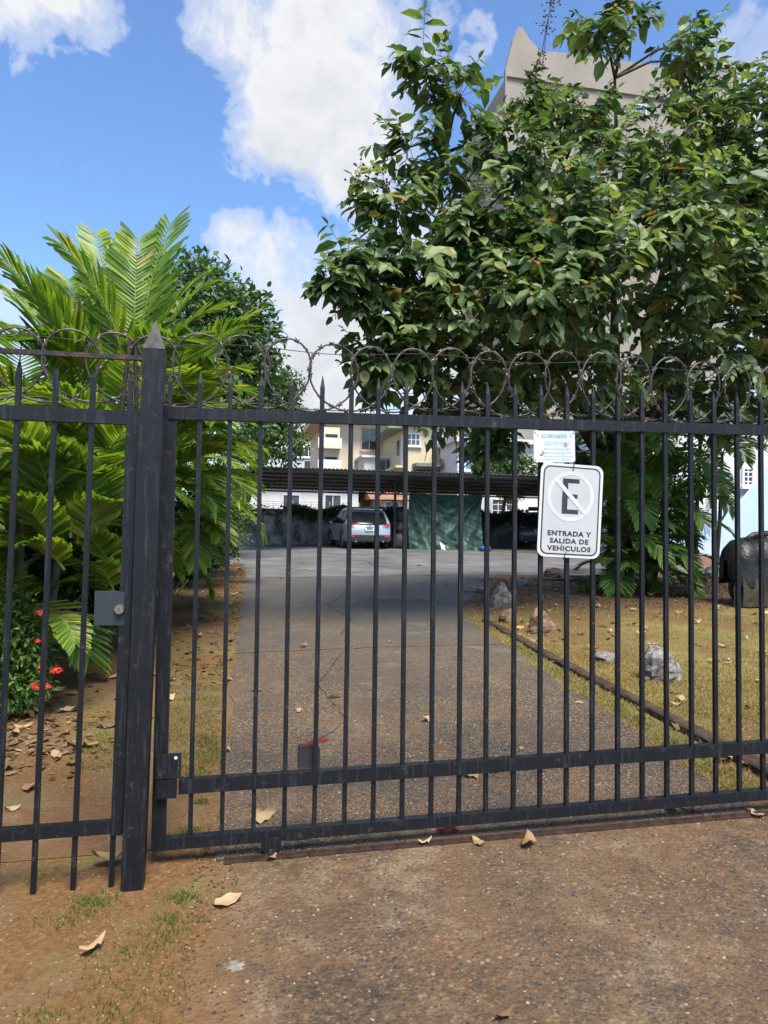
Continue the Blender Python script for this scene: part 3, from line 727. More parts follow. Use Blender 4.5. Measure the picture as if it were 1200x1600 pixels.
LEAFS = dead_leaf_meshes()
def dead_leaf(u, v, size, ang, label, group, tilt=0, var=None, lift=.008):
    g = gnd(u, v); o = link('dead_leaf', LEAFS[R.randrange(5) if var is None else var]); o.location = g+Vector((0, 0, lift))
    size *= 1.12; o.scale = (size, size*R.uniform(.8, 1.1), size*R.uniform(.6, 1.0)); o.rotation_euler = (tilt+R.uniform(-.12, .12), R.uniform(-.12, .12), ang)
    tag(o, label, 'leaf', group); return o
def litter():
    D_ = 'curled tan dead leaf lying on the driveway behind the gate'; DG = 'dead leaves on the driveway'
    hero = [(825, 1322, .125, 1.2, 'largest tan dead leaf on the brown paving just in front of the gate'), (357, 1414, .10, .4, 'tan dead leaf on the apron, lower right of the post base'),
            (145, 1488, .10, .9, 'tan dead leaf on bare soil in the bottom left foreground'), (747, 1321, .07, 2.0, 'small pale dead leaf beside the biggest one in front of the track'),
            (172, 1352, .13, .3, 'long tan dead leaf lying against the foot of the post'), (318, 1341, .09, 1.3, 'forked tan dead leaf at the left end of the track'),
            (425, 1346, .06, .9, 'small tan dead leaf just in front of the gate wheel'), (665, 1323, .06, .2, 'thin tan leaf in front of the track near the red can'),
            (790, 1592, .07, .5, 'orange-yellow leaf scrap at the bottom edge of the foreground')]
    for u, v, s, a, lb in hero: dead_leaf(u, v, s, a, lb, 'dead leaves in front of the gate')
    o = dead_leaf(410, 1285, .13, .5, 'dark curled dead leaf standing up behind the gate wheel', DG, 1.0, 1, .04)
    for u, v, s in [(475, 1012, .09), (400, 1081, .085), (467, 1113, .075), (522, 1092, .095), (668, 1128, .11), (357, 1175, .05), (815, 1172, .06), (737, 1216, .11), (772, 1209, .08),
                    (485, 892, .1), (505, 890, .09), (440, 905, .09), (590, 935, .09), (550, 900, .09), (430, 940, .07), (700, 915, .1), (655, 885, .12), (470, 868, .14), (610, 1005, .05), (690, 1045, .04)]:
        dead_leaf(u, v, s, R.uniform(0, 6), ('tan dead leaf far up the grey driveway near the carport' if v < 950 else 'curled tan leaf on the driveway %s half, %s' % ('left' if u < 560 else 'right', 'just behind the gate' if v > 1150 else 'mid-way up' if v < 1050 else 'some steps behind the gate')), DG)
    S_ = 'tan dead leaf on the bare soil strip left of the driveway'; SG = 'dead leaves on the soil strip'
    for u, v, s in [(133, 1168, .15), (120, 1172, .12), (168, 1137, .12), (105, 1112, .10), (60, 1100, .12), (45, 1122, .12), (22, 1150, .10), (12, 1202, .11), (48, 1233, .13), (90, 1082, .12), (112, 1086, .11), (75, 1130, .09), (98, 1150, .10),
                    (30, 1090, .1), (55, 1115, .12), (15, 1120, .12), (70, 1098, .1), (38, 1140, .1), (88, 1185, .11), (20, 1268, .06), (180, 1060, .1), (160, 1035, .08), (140, 1055, .08), (115, 1035, .12), (95, 1030, .1),
                    (265, 1065, .1), (262, 1095, .12), (320, 968, .14), (292, 985, .12), (312, 996, .11), (330, 907, .14), (352, 917, .13), (366, 930, .12), (360, 882, .15), (376, 892, .14), (340, 895, .13), (318, 925, .12), (300, 945, .12), (355, 900, .12), (345, 935, .1),
                    (368, 910, .12), (372, 876, .14), (350, 873, .14), (335, 880, .14), (322, 893, .12), (360, 945, .09), (285, 912, .12), (378, 868, .14), (362, 868, .14), (280, 940, .12), (308, 912, .11), (328, 950, .08)]:
        dead_leaf(u, v, s, R.uniform(0, 6), ('tan dead leaf heaped beside the red-flowering bush' if u < 125 and v < 1180 else 'tan dead leaf on the side path behind the narrow gate' if u < 125 else 'tan dead leaf on bare soil just left of the thick post' if u < 240 else 'tan dead leaf on the mossy soil just right of the post' if v > 1000 else 'tan dead leaf at the far end of the soil strip by the driveway edge' if u > 340 else 'tan dead leaf on the soil strip below the dark shrub'), SG)
    L_ = 'dry tan leaf on the yellowish lawn right of the driveway'; LG = 'dead leaves on the lawn'
    pts_ = [(925, 1016, .13), (990, 955, .14), (1030, 960, .15), (1080, 945, .16), (1130, 1012, .13), (885, 937, .14), (900, 1042, .1), (867, 1036, .1), (870, 947, .14), (1062, 1142, .10), (1135, 1192, .12), (1160, 1200, .10), (1075, 1267, .09), (1050, 1268, .10), (1180, 1275, .1),
            (905, 1165 - 65, .06), (1090, 975, .12), (1150, 968, .14), (1180, 975, .15), (1195, 960, .15), (1165, 1000, .12), (1010, 985, .12), (960, 975, .12), (935, 950, .14), (1055, 930, .15), (1100, 925, .15), (910, 925, .14), (840, 915, .15), (815, 905, .14), (865, 905, .15), (970, 1080, .07), (1120, 1060, .09), (1005, 1110, .08), (1170, 1110, .08), (850, 1020, .09), (880, 1000, .1), (1020, 1010, .1), (1090, 1010, .1), (1140, 1040, .09),
            (1012, 925, .15), (985, 930, .15), (1120, 950, .13), (1060, 960, .12), (960, 930, .14), (1190, 1020, .11), (1110, 1035, .09), (950, 1000, .09), (905, 968, .1), (870, 925, .14), (800, 930, .14)]
    rl = random.Random(12)
    pts_ += [(rl.uniform(800, 1195), rl.uniform(915, 1010), rl.uniform(.08, .14)) for _ in range(34)]+[(rl.uniform(1000, 1195), rl.uniform(1010, 1120), rl.uniform(.06, .10)) for _ in range(8)]
    for u, v, s in pts_: dead_leaf(u, v, s, R.uniform(0, 6), ('dry leaf against the kerb close behind the gate' if v > 1130 else 'dry leaf on bare soil below the palm clump under the tree' if v < 940 and u > 900 else 'dry leaf among the rocks at the far kerb end' if v < 960 and u <= 900 else 'dry leaf on the lawn in front of the covered motorcycle' if u > 1100 and v < 1030 else 'dry leaf on the lawn right of the large grey rock' if v > 1010 and u > 1060 else 'dry leaf on the lawn left of the large grey rock' if v > 1025 else 'dry leaf on the yellowish lawn just below the parking sign' if u < 950 else 'dry leaf on the open lawn straight in front of the palm clump' if v < 975 else 'dry leaf on the open lawn between the big rock and palm clump'), LG)
litter()

# loose stone chips on the paving (past counting)
def chips():
    mb = MB(); rg = random.Random(21); base = [(1, 0, 0), (0, 1, 0), (-1, 0, 0), (0, -1, 0), (0, 0, 1)]
    for k in range(17000):
        x = rg.uniform(-.15, 2.9); y = -1.75+ (rg.random()**1.2)*4.6
        if y > 0 and not (lerp(DL, y)+.05 < x < lerp(DRr, y)-.05): continue
        s_ = rg.uniform(.003, .0078)+.006*rg.random()**5*(1.6 if rg.random() < .04 else 1); a = rg.uniform(0, 6.28); ca, sa = math.cos(a), math.sin(a); e = rg.uniform(.6, 1.0); hgt = rg.uniform(.35, .7)
        z = G(x, y)+(.004 if y < 0 else .006)-.001
        vs = []
        for (p, q, r_) in base:
            p2 = p*rg.uniform(.8, 1.2); q2 = q*e*rg.uniform(.8, 1.2); vs.append((x+(p2*ca-q2*sa)*s_, y+(p2*sa+q2*ca)*s_, z+r_*s_*hgt))
        mb.add(vs, [(0, 1, 4), (1, 2, 4), (2, 3, 4), (3, 0, 4)])
    m, T = mat('stone_chips'); g = T.n('ShaderNodeNewGeometry')
    c = T.ramp(g.outputs['Random Per Island'], [(0, (.016, .017, .020)), (.6, (.036, .035, .036)), (.8, (.10, .072, .045)), (.9, (.17, .12, .075)), (1, (.30, .25, .19))])
    finish(T, T.n('ShaderNodeBsdfPrincipled', {'Base Color': c, 'Roughness': .75}).outputs[0]); MT['chips'] = m
    o = mb.build('stone_chips', 'chips'); tag(o, 'loose stone chips bedded in the brown paving', 'gravel', kind='stuff')
chips()
def patch_marks():
    # pale splashes of mortar on the paving, thin crusts
    for k, (u, v, sx) in enumerate(((368, 1512, .055), (625, 1440, .05), (330, 1425, .03))):
        g = gnd(u, v); rg = random.Random(60+k); n = 26
        rim = []
        for i in range(n):
            a = 2*math.pi*i/n; r = sx*(.25+.75*rg.random()); rim.append((g.x+r*math.cos(a)*1.0, g.y+r*math.sin(a)*.7))
        vs = [(x, y, G(x, y)+.0045) for x, y in rim]+[(g.x+(x-g.x)*.6, g.y+(y-g.y)*.6, G(x, y)+.0075) for x, y in rim]+[(g.x, g.y, G(g.x, g.y)+.008)]
        fs = [(i, (i+1) % n, (i+1) % n+n, i+n) for i in range(n)]+[(i+n, (i+1) % n+n, 2*n) for i in range(n)]
        if k: continue
        single('mortar_splash', MB().add(vs, fs), 'mortar', g, 'pale dried mortar splash on the foreground paving', 'splash')
patch_marks()

# kerb along the lawn, stones
def kerb():
    A = gnd(1215, 1222); B = gnd(758, 972); mb = MB(); n = 90; rg = random.Random(9); prof = [(-.06, 0), (-.055, .055), (-.04, .07), (.035, .072), (.052, .055), (.06, 0)]
    vs = []
    for i in range(n+1):
        f = i/n; p = A.lerp(B, f)+Vector((.015*math.sin(f*9), 0, 0))
        for a, b in prof: vs.append((p.x+a*rg.uniform(.93, 1.07), p.y, G(p.x, p.y)-.01+b*rg.uniform(.9, 1.08)*(1-.3*f)))
    m_ = len(prof); fs = [(i*m_+j, i*m_+j+1, (i+1)*m_+j+1, (i+1)*m_+j) for i in range(n) for j in range(m_-1)]
    fs += [tuple(range(m_)), tuple(range(n*m_+m_-1, n*m_-1, -1))]
    single('lawn_kerb', mb.add(vs, fs), 'curb', A, 'low dark brown kerb along the lawn edge beside the driveway', 'kerb')
kerb()
def rock(u, v, wpx, hpx, lab, m_='stone', seed=0, dep=.8):
    g = gnd(u, v); k = (g-CAM).dot(FW)/FPX; rx = wpx*k/2; rz = hpx*k; rg = random.Random(seed)
    mb = MB(); mb.ball((g.x, g.y+rx*dep*.6, g.z+rz*.28), (rx, rx*dep, rz*.72), 18, 13, 0, .07, rg, .75)
    ph = [rg.uniform(0, 6) for _ in range(6)]; cc = Vector((g.x, g.y+rx*dep*.6, g.z+rz*.28)); nv = []
    for v_ in mb.v:
        d = (Vector(v_)-cc); u_ = Vector((d.x/rx, d.y/rx, d.z/rz)); k2 = 1+.16*math.sin(u_.x*3.3+ph[0])*math.sin(u_.z*3.7+ph[1])+.12*math.sin(u_.x*6.1+u_.y*5+ph[2])*math.sin(u_.z*6.7+ph[3]); nv.append(tuple(cc+d*k2))
    mb.v = nv
    single('rock', mb, m_, g, lab, 'rock', 'rocks on the lawn')
rock(1041, 1066, 66, 50, 'large pale grey rock on the lawn, nearest the gate', 'stone', 1)
rock(948, 1036, 44, 17, 'flat grey rock half sunk in the lawn left of the big rock', 'stone', 2)
rock(849, 992, 42, 38, 'pointed reddish brown rock on the lawn by the kerb', 'stone_red', 3, .6)
rock(796, 975, 28, 22, 'small reddish rock between the kerb end and the pointed rock', 'stone_red', 4)
rock(786, 950, 34, 34, 'blocky grey rock at the far end of the kerb', 'stone', 5)
rock(820, 915, 34, 11, 'low dark rock at the far corner of the lawn', 'stone', 6)
rock(742, 925, 46, 10, 'flat dark slab of rock at the driveway bend', 'stone', 7)
rock(1135, 905, 50, 26, 'mossy rock beside the palm clump roots', 'stone', 8)
rock(868, 902, 34, 13, 'grey rock under the sign at the lawn edge', 'stone_red', 9)

def leaf_litter():
    rg = random.Random(91); mb = MB()
    spots = []
    for _ in range(3000): y = rg.uniform(6.6, 11.2); spots.append((rg.uniform(lerp(DRr, min(y, 9.4))+.2, 10.5), y))
    for _ in range(900): y = rg.uniform(3, 15); spots.append((lerp(DL, y)-abs(rg.gauss(0, .5))-.02, y))
    for _ in range(350): spots.append((rg.gauss(-1.35, .35), rg.gauss(1.9, .45)))
    for x, y in spots:
        s_ = rg.uniform(.015, .05); a = rg.uniform(0, 6.28); z = G(x, y)+.008; dx, dy = math.cos(a)*s_, math.sin(a)*s_; k = rg.uniform(.25, .6)
        mb.add([(x-dx, y-dy, z), (x-dy*k, y+dx*k, z+rg.uniform(0, .02)), (x+dx, y+dy, z+rg.uniform(0, .02)), (x+dy*k, y-dx*k, z+rg.uniform(0, .012))], [(0, 1, 2), (0, 2, 3)])
    tag(mb.build('leaf_litter', 'litter'), 'brown crumbled leaf litter on the bare soil under trees and palms', 'leaf litter', kind='stuff')
MT['litter'] = leafmat('crumbled_leaf', [(0, (.05, .028, .016)), (.5, (.13, .075, .04)), (.85, (.24, .15, .08)), (1, (.38, .27, .15))], .1, .8, (1, .9, .7), .2)
leaf_litter()
# grass
def blades(name, spots, label, m_, hgt=(.02, .05), seed=1):
    rg = random.Random(seed); mb = MB(); vs = []; fs = []
    for (x, y) in spots:
        h = rg.uniform(*hgt); a = rg.uniform(0, 6.28); wd = h*.07+.0012; l = rg.uniform(.2, .9)*h; b = rg.uniform(0, 6.28); z = G(x, y)+.001; o = len(vs)
        dx, dy = math.cos(a)*wd, math.sin(a)*wd; lx, ly = math.cos(b)*l, math.sin(b)*l
        vs += [(x-dx, y-dy, z), (x+dx, y+dy, z), (x+lx*.35, y+ly*.35, z+h*.6), (x+lx, y+ly, z+h*.92)]
        fs += [(o, o+1, o+2), (o+1, o+3, o+2)]
    mb.v = vs; mb.f = fs; mb.mi = [0]*len(fs)
    tag(mb.build(name, m_), label, 'grass', kind='stuff')
def grass():
    rg = random.Random(5); sp = []
    while len(sp) < 52000:
        y = .25+9.2*rg.random()**1.5; x = lerp(DRr, y)+(rg.random()**1.2)*(2.0+y*.75)
        n = math.sin(x*1.7+y*.6)+math.sin(y*1.9-x*.8)+math.sin(x*4.1+y*3.3)*.6
        if n < .1 and rg.random() < .8: continue
        if y > 5.8 and rg.random() < (y-5.8)/1.6: continue
        sp.append((x, y))
    for u, v, w_ in ((1041, 1066, .3), (948, 1036, .2), (849, 992, .25), (796, 975, .18), (786, 950, .2)):
        g = gnd(u, v)
        for _ in range(500): sp.append((g.x+rg.gauss(0, w_*.7), g.y+rg.gauss(0, w_*.35)))
    for _ in range(90):
        y = rg.uniform(.4, 6.5); x = lerp(DRr, y)+.3+rg.random()*(1.5+y*.6)
        for _ in range(60): sp.append((x+rg.gauss(0, .06), y+rg.gauss(0, .06)))
    blades('lawn_grass', sp, 'short dry yellow-green grass of the lawn right of the driveway', 'grass', (.012, .042), 2)
    sp = []
    def tuft(u, v, n, r):
        g = gnd(u, v)
        for _ in range(n): sp.append((g.x+rg.gauss(0, r), g.y+rg.gauss(0, r*.7)))
    for u, v, n, r in [(145, 1412, 260, .045), (110, 1440, 120, .06), (215, 1500, 140, .10), (225, 1550, 150, .10), (180, 1590, 100, .09), (285, 1405, 160, .035), (265, 1440, 120, .05), (250, 1470, 130, .06), (60, 1590, 80, .05), (300, 1300, 160, .04), (268, 1318, 90, .03), (316, 1255, 130, .02), (313, 1232, 90, .015)]: tuft(u, v, n, r)
    for k in range(170):
        u = rg.uniform(262, 345); v = rg.uniform(1035, 1215); tuft(u, v, 26, .045)
    for k in range(40): tuft(rg.uniform(130, 190), rg.uniform(1120, 1205), 20, .05)
    for k in range(60):
        y = rg.uniform(.4, 5.5); 
        for _ in range(70): sp.append((lerp(DRr, y)+.12+rg.gauss(0, .06), y+rg.gauss(0, .1)))
    blades('weed_grass', sp, 'sparse green weeds growing in the bare soil by the gate and kerb', 'grass_green', (.010, .032), 3)
grass()

# ------------------------------------------------------------------ leaves as arrays
LT = np.array([(0, 0, 0), (.34, 0, -.045), (.70, 0, -.03), (1.0, 0, -.13), (.30, .5, .05), (.68, .40, .02), (.30, -.5, .05), (.68, -.40, .02)])
LF = [(0, 1, 4), (1, 2, 5, 4), (2, 3, 5), (0, 6, 1), (1, 6, 7, 2), (2, 7, 3)]
def basis(D_, N_):
    D_ = D_/np.linalg.norm(D_, axis=1, keepdims=True); S_ = np.cross(N_, D_); S_ /= (np.linalg.norm(S_, axis=1, keepdims=True)+1e-9); return D_, S_, np.cross(D_, S_)
def leaf_cloud(O, D_, N_, L, W):
    d, s, n = basis(D_, N_)
    V = O[:, None, :]+d[:, None, :]*(LT[None, :, 0:1]*L[:, None, None])+s[:, None, :]*(LT[None, :, 1:2]*W[:, None, None])+n[:, None, :]*(LT[None, :, 2:3]*L[:, None, None])
    return V
def leaf_fill(mb, V, mi=0):
    o = len(mb.v); mb.v.extend(map(tuple, V.reshape(-1, 3).tolist()))
    for i in range(len(V)):
        b = o+8*i
        for q in LF: mb.f.append(tuple(b+k for k in q))
    mb.mi.extend([mi]*(6*len(V)))
LEAFME = {}
def leaf_template(mname):
    if mname not in LEAFME: LEAFME[mname] = MB().add(LT.tolist(), LF).mesh('leaf', mname)
    return LEAFME[mname]

# ------------------------------------------------------------------ the broad-leaved tree
def big_tree():
    rg = random.Random(17); nr = np.random.RandomState(17)
    base = Vector((7.35, 10.0, 0)); base.z = G(base.x, base.y)
    t = Thing('broadleaf_tree', base, 'large broad-leaved tree with seed clusters rising over the lawn on the right', 'tree')
    fork = base+Vector((-.15, -.2, 1.7))
    mb = MB(); mb.tube([base-Vector((0, 0, .2)), base+Vector((.03, 0, .25)), base+Vector((-.05, -.05, .9)), fork], [.30, .21, .17, .15], 10); 
    t.part('trunk', mb, 'bark', True)
    # clumps: pixel centre, depth Y, radius in pixels, shoots
    cl = [(665, 105, 5.2, 55, 8), (720, 150, 5.4, 55, 8), (640, 230, 5.2, 48, 7), (700, 270, 5.4, 65, 10), (620, 320, 5.0, 60, 10), (575, 300, 5.2, 40, 6), (540, 415, 4.6, 48, 10), (512, 440, 4.5, 28, 7), (560, 470, 4.8, 40, 7), (575, 580, 5.2, 40, 7), (610, 560, 5.0, 45, 8), (650, 560, 5.0, 50, 8), (590, 420, 5.0, 65, 11), (660, 410, 5.0, 75, 12),
          (620, 520, 5.0, 62, 11), (570, 545, 5.1, 34, 5), (690, 520, 4.9, 78, 13), (660, 610, 5.4, 55, 9), (590, 600, 5.5, 34, 5), (740, 600, 5.5, 62, 10), (745, 660, 6.0, 42, 7), (765, 240, 5.5, 65, 9), (770, 360, 5.0, 85, 13), (780, 470, 4.8, 85, 13), (830, 560, 5.6, 70, 11),
          (830, 185, 6.0, 50, 6), (850, 260, 5.4, 75, 11), (880, 380, 4.7, 85, 13), (940, 50, 6.0, 58, 9), (985, 40, 6.0, 42, 7), (915, 200, 5.8, 55, 8), (945, 300, 5.0, 70, 10), (960, 420, 4.4, 80, 14), (870, 470, 4.4, 75, 13), (820, 470, 4.2, 50, 8),
          (930, 550, 5.5, 80, 12), (1040, 255, 6.2, 40, 6), (1075, 95, 6.2, 48, 9), (1085, 180, 6.0, 58, 9), (1060, 260, 5.5, 70, 10), (1040, 330, 4.6, 75, 13), (1090, 400, 5.0, 80, 12), (1040, 480, 5.4, 80, 11), (1150, 200, 6.2, 65, 11), (1190, 150, 6.4, 60, 10), (1160, 300, 5.8, 80, 13), (1150, 430, 5.8, 80, 12), (1140, 540, 6.4, 75, 10),
          (1230, 260, 6.2, 90, 13), (1240, 400, 6.2, 90, 13), (1230, 530, 6.8, 80, 10), (1050, 580, 7.0, 60, 8), (700, 455, 7.0, 90, 12), (800, 330, 7.5, 100, 12), (950, 450, 7.8, 110, 13), (1080, 320, 8.0, 110, 13), (850, 520, 8.0, 100, 11), (1130, 480, 8.2, 110, 12), (980, 240, 8, 90, 9), (640, 470, 6.8, 70, 8), (880, 620, 6.6, 55, 8), (960, 640, 6.8, 50, 7), (800, 640, 6.2, 50, 8), (755, 700, 6.2, 30, 7), (790, 690, 6.2, 26, 6), (700, 650, 5.8, 40, 7), (1190, 600, 7.5, 60, 9), (1110, 620, 8.5, 60, 9), (1030, 640, 8.8, 60, 9), (1170, 660, 9.5, 50, 6), (1200, 480, 7.0, 70, 9), (600, 480, 4.9, 45, 8), (870, 165, 6.2, 40, 6), (925, 175, 6.4, 42, 7), (825, 150, 6.0, 34, 5), (1120, 110, 6.4, 45, 7), (1090, 60, 6.2, 34, 6), (960, 230, 6, 55, 8), (1010, 280, 5.6, 60, 9), (1120, 250, 6, 70, 10), (880, 320, 5.2, 60, 9), (1100, 340, 5.4, 70, 10), (820, 400, 4.9, 60, 9), (1190, 360, 6, 70, 9), (720, 350, 5.0, 60, 8), (1330, 340, 6.6, 110, 11), (1320, 480, 7.2, 110, 10)]
    limbs = {}
    branch = MB(); twig = MB()
    O = []; Dv = []; Nv = []; Ls = []; Tn = []
    # main limbs fork to sectors, clumps hang off the nearest limb
    heads = [at(620, 440, 5.6), at(700, 240, 6.0), at(800, 430, 5.6), at(880, 260, 6.6), at(960, 120, 6.8), at(960, 420, 5.6), at(1080, 220, 7.0), at(1130, 420, 6.6), at(1240, 320, 7.2), at(700, 570, 6.0), at(900, 560, 6.6)]
    paths = []
    for hd in heads:
        st = fork; mid = st.lerp(hd, .45)+Vector((rg.uniform(-.2, .2), rg.uniform(-.2, .2), .35)); pth = []
        for k in range(9):
            f = k/8; p = st*(1-f)**2+mid*2*f*(1-f)+hd*f*f; p += Vector((rg.uniform(-.04, .04), rg.uniform(-.04, .04), 0))*(f > 0); pth.append(p)
        branch_m = MB().tube(pth, [.10*(1-f/8*.78) for f in range(9)], 7); t.part('limb', branch_m, 'bark', True); paths.append(pth)
    nodes = [p for pth in paths for p in pth[2:]]
    fruit_spots = []
    for (u, v, Y, rp, ns) in cl:
        c = at(u, v, Y); k = (c-CAM).dot(FW)/FPX; rw = rp*k
        nd = min(nodes, key=lambda q: (q-c).length+max(0, q.z-c.z)*.8)
        mid = nd.lerp(c, .5)+Vector((0, 0, .12)); twig.tube([nd, mid, c], [.026, .019, .010], 5)
        for s_ in range(int(ns*2.25)):
            tone = rg.choices((0, 1, 2), (5, 2.4, 3))[0]
            dv = Vector((rg.gauss(0, 1), rg.gauss(0, 1), rg.gauss(.15, .9))).normalized()
            st = c+dv*rw*rg.uniform(.0, .45); ln = rw*rg.uniform(.7, 1.25); g = (dv+Vector((rg.uniform(-.3, .3), rg.uniform(-.3, .3), rg.uniform(-.1, .5)))).normalized()
            n = max(7, int(ln/.052)); pts = []; p = st.copy()
            for i in range(n):
                pts.append(p.copy()); p = p+g*(ln/n); g = (g+Vector((0, 0, -.055))).normalized()
            twig.tube([c]+pts[::3]+[pts[-1]], [.004]+[.004]*(len(pts[::3]))+[.002], 3, cap=False)
            if rg.random() < .035: fruit_spots.append(pts[-1])
            side = g.cross(Vector((0, 0, 1))); side = side.normalized() if side.length > .05 else Vector((1, 0, 0))
            tw = rg.uniform(-.5, .5)
            for i in range(1, n):
                tan = (pts[i]-pts[i-1]).normalized(); sd = side*(1 if i % 2 else -1)
                d = tan*rg.uniform(.25, .6)+sd*rg.uniform(.6, 1.0)+Vector((0, 0, rg.uniform(-1.0, .0)))+Vector((rg.gauss(0, .15), rg.gauss(0, .15), 0))
                nn = Vector((rg.gauss(0, .4)+tw, rg.gauss(0, .4)-.45, 1))
                O.append(pts[i]); Dv.append(d); Nv.append(nn); Ls.append((.11+.20*rg.random())*(1.0 if i < n-2 else .7)); Tn.append(tone)
            O.append(pts[-1]); Dv.append(g); Nv.append(Vector((0, -.2, 1))); Ls.append(rg.uniform(.08, .13)); Tn.append(tone)
    t.part('twigs', twig, 'bark', False)
    O = np.array(O); Dv = np.array(Dv); Nv = np.array(Nv); Ls = np.array(Ls); Tn = np.array(Tn); Ws = Ls*nr.uniform(.46, .60, len(Ls))
    print('tree leaves', len(Ls))
    # the 300 that show largest in view become single leaves, the rest one mass
    rel = O-np.array(CAM); dep = rel@np.array(FW); uu = 600+FPX*(rel@np.array(RT))/dep; vv = 800-FPX*(rel@np.array(UP))/dep
    ap = Ls/dep; ap[(uu < 0) | (uu > 1200) | (vv < 0) | (vv > 720)] = 0
    pick = np.argsort(-ap)[:300]; rest = np.ones(len(Ls), bool); rest[pick] = False
    cm = MB()
    for k in range(3): q = rest & (Tn == k); leaf_fill(cm, leaf_cloud(O[q], Dv[q], Nv[q], Ls[q], Ws[q]), k)
    crown = t.part('crown', cm, ['leaf', 'leaf_pale', 'leaf_deep']); crown['kind'] = 'stuff'
    tms = [leaf_template(q) for q in ('leaf', 'leaf_pale', 'leaf_deep')]; d, s_, n_ = basis(Dv[pick], Nv[pick])
    for i in range(len(pick)):
        j = pick[i]; mtx = Matrix(((d[i][0]*Ls[j], s_[i][0]*Ws[j], n_[i][0]*Ls[j], O[j][0]), (d[i][1]*Ls[j], s_[i][1]*Ws[j], n_[i][1]*Ls[j], O[j][1]), (d[i][2]*Ls[j], s_[i][2]*Ws[j], n_[i][2]*Ls[j], O[j][2]), (0, 0, 0, 1)))
        t.shared('leaf', tms[Tn[j]], mtx, crown)
    # seed panicles
    hero = [(560, 275, 5.0), (600, 290, 4.8), (930, 235, 5.2), (1020, 215, 5.4), (1040, 240, 5.2), (1090, 215, 5.6), (855, 40, 6.0), (860, 10, 6.0), (840, 95, 5.7), (750, 240, 5.0), (1130, 200, 5.8), (745, 300, 4.8), (575, 430, 4.6)]
    for (u, v, Y) in hero:
        c = at(u, v, Y); m_ = MB(); st = c+Vector((rg.uniform(-.12, .12), .15, -.55)); m_.tube([st, c], [.006, .004], 4)
        tip = c+Vector((rg.uniform(-.08, .08), rg.uniform(-.05, .05), .16)); m_.tube([c, tip], [.004, .002], 4)
        for q in range(30):
            f = rg.random(); b0 = c.lerp(tip, f)-Vector((0, 0, .18*(1-f)*rg.random())); w_ = .11*(1-.6*f)
            p = b0+Vector((rg.gauss(0, w_*.7), rg.gauss(0, w_*.7), rg.uniform(-.02, .06))); m_.tube([b0, p], [.0022, .0016], 3, cap=False); m_.ball(p, rg.uniform(.010, .016), 5, 4)
        t.part('seed_cluster', m_, 'berry')
    # surface roots
    for k in range(8):
        a = k*.785+rg.uniform(-.3, .3); p = base.copy(); pts = []; L = rg.uniform(.8, 2.0)
        for i in range(7):
            f = i/6; q = base+Vector((math.cos(a)*L*f, math.sin(a)*L*f, 0)); q.z = G(q.x, q.y)+.06*(1-f)**1.5+.012; q += Vector((rg.uniform(-.05, .05), rg.uniform(-.05, .05), 0)); pts.append(q)
        t.part('root', MB().tube(pts, [.10*(1-i/6*.85) for i in range(7)], 6), 'bark', True)
big_tree()

# ------------------------------------------------------------------ palms
def frond_geo(mb, p, az, el, L, droop, nl, ll, rg, lw=.045, twist=0.0, blunt=True):
    """pinnate frond: rachis mat 1, leaflets mat 0"""
    n = 16; pts = []; dirs = []; q = Vector(p); e = el; a = az
    for i in range(n+1):
        d = Vector((math.cos(e)*math.cos(a), math.cos(e)*math.sin(a), math.sin(e))); pts.append(q.copy()); dirs.append(d); q = q+d*(L/n); e -= droop/n*(.4+1.2*i/n); a += twist/n
    mb.tube(pts[::2], [.013*(1-.85*i/(n/2)) for i in range(n//2+1)], 4, 1, cap=False)
    for k in range(nl):
        t = .16+.84*(k+.5)/nl; x = t*n; i = min(n-1, int(x)); f = x-i
        c = pts[i].lerp(pts[i+1], f); d = dirs[i].lerp(dirs[i+1], f).normalized()
        side = d.cross(Vector((0, 0, 1))); side = side.normalized() if side.length > .05 else Vector((math.sin(a), -math.cos(a), 0)); up = side.cross(d).normalized()
        prof = (.50+.50*math.sin(math.pi*min(1, (t-.10)/.95)**.8)); 
        for sg in (-1, 1):
            if rg.random() < .02: continue
            fw = .42+.75*t+rg.uniform(-.08, .08); l = ll*prof*rg.uniform(.9, 1.08); lift = .30*(1-t)+rg.uniform(-.06, .12)
            ld = (side*sg+d*fw+up*lift).normalized(); wv = d-ld*d.dot(ld); wv = wv.normalized()
            w0 = lw*rg.uniform(.85, 1.15); dr = rg.uniform(.04, .16)*l
            m1 = c+ld*l*.45-Vector((0, 0, dr*.15)); m2 = c+ld*l*.85-Vector((0, 0, dr*.65)); e1 = c+ld*l-Vector((0, 0, dr))
            keel = up*(-w0*.22)
            if blunt:
                vs = [c-wv*w0*.15, c+wv*w0*.15, m1-wv*w0*.5, m1+wv*w0*.5, m2-wv*w0*.42, m2+wv*w0*.46, e1+wv*w0*.40, e1-ld*l*.10-wv*w0*.1, m1+keel, m2+keel, e1-ld*l*.05+wv*w0*.1]
                fs = [(0, 8, 2), (0, 1, 8), (1, 3, 8), (2, 8, 9, 4), (8, 3, 5, 9), (4, 9, 7), (9, 5, 6, 10), (9, 10, 7)]
            else:
                vs = [c-wv*w0*.15, c+wv*w0*.15, m1-wv*w0*.5, m1+wv*w0*.5, m2-wv*w0*.28, m2+wv*w0*.28, e1, m1+keel, m2+keel]
                fs = [(0, 7, 2), (0, 1, 7), (1, 3, 7), (2, 7, 8, 4), (7, 3, 5, 8), (4, 8, 6), (8, 5, 6)]
            mb.add(vs, fs, 0)
    return pts
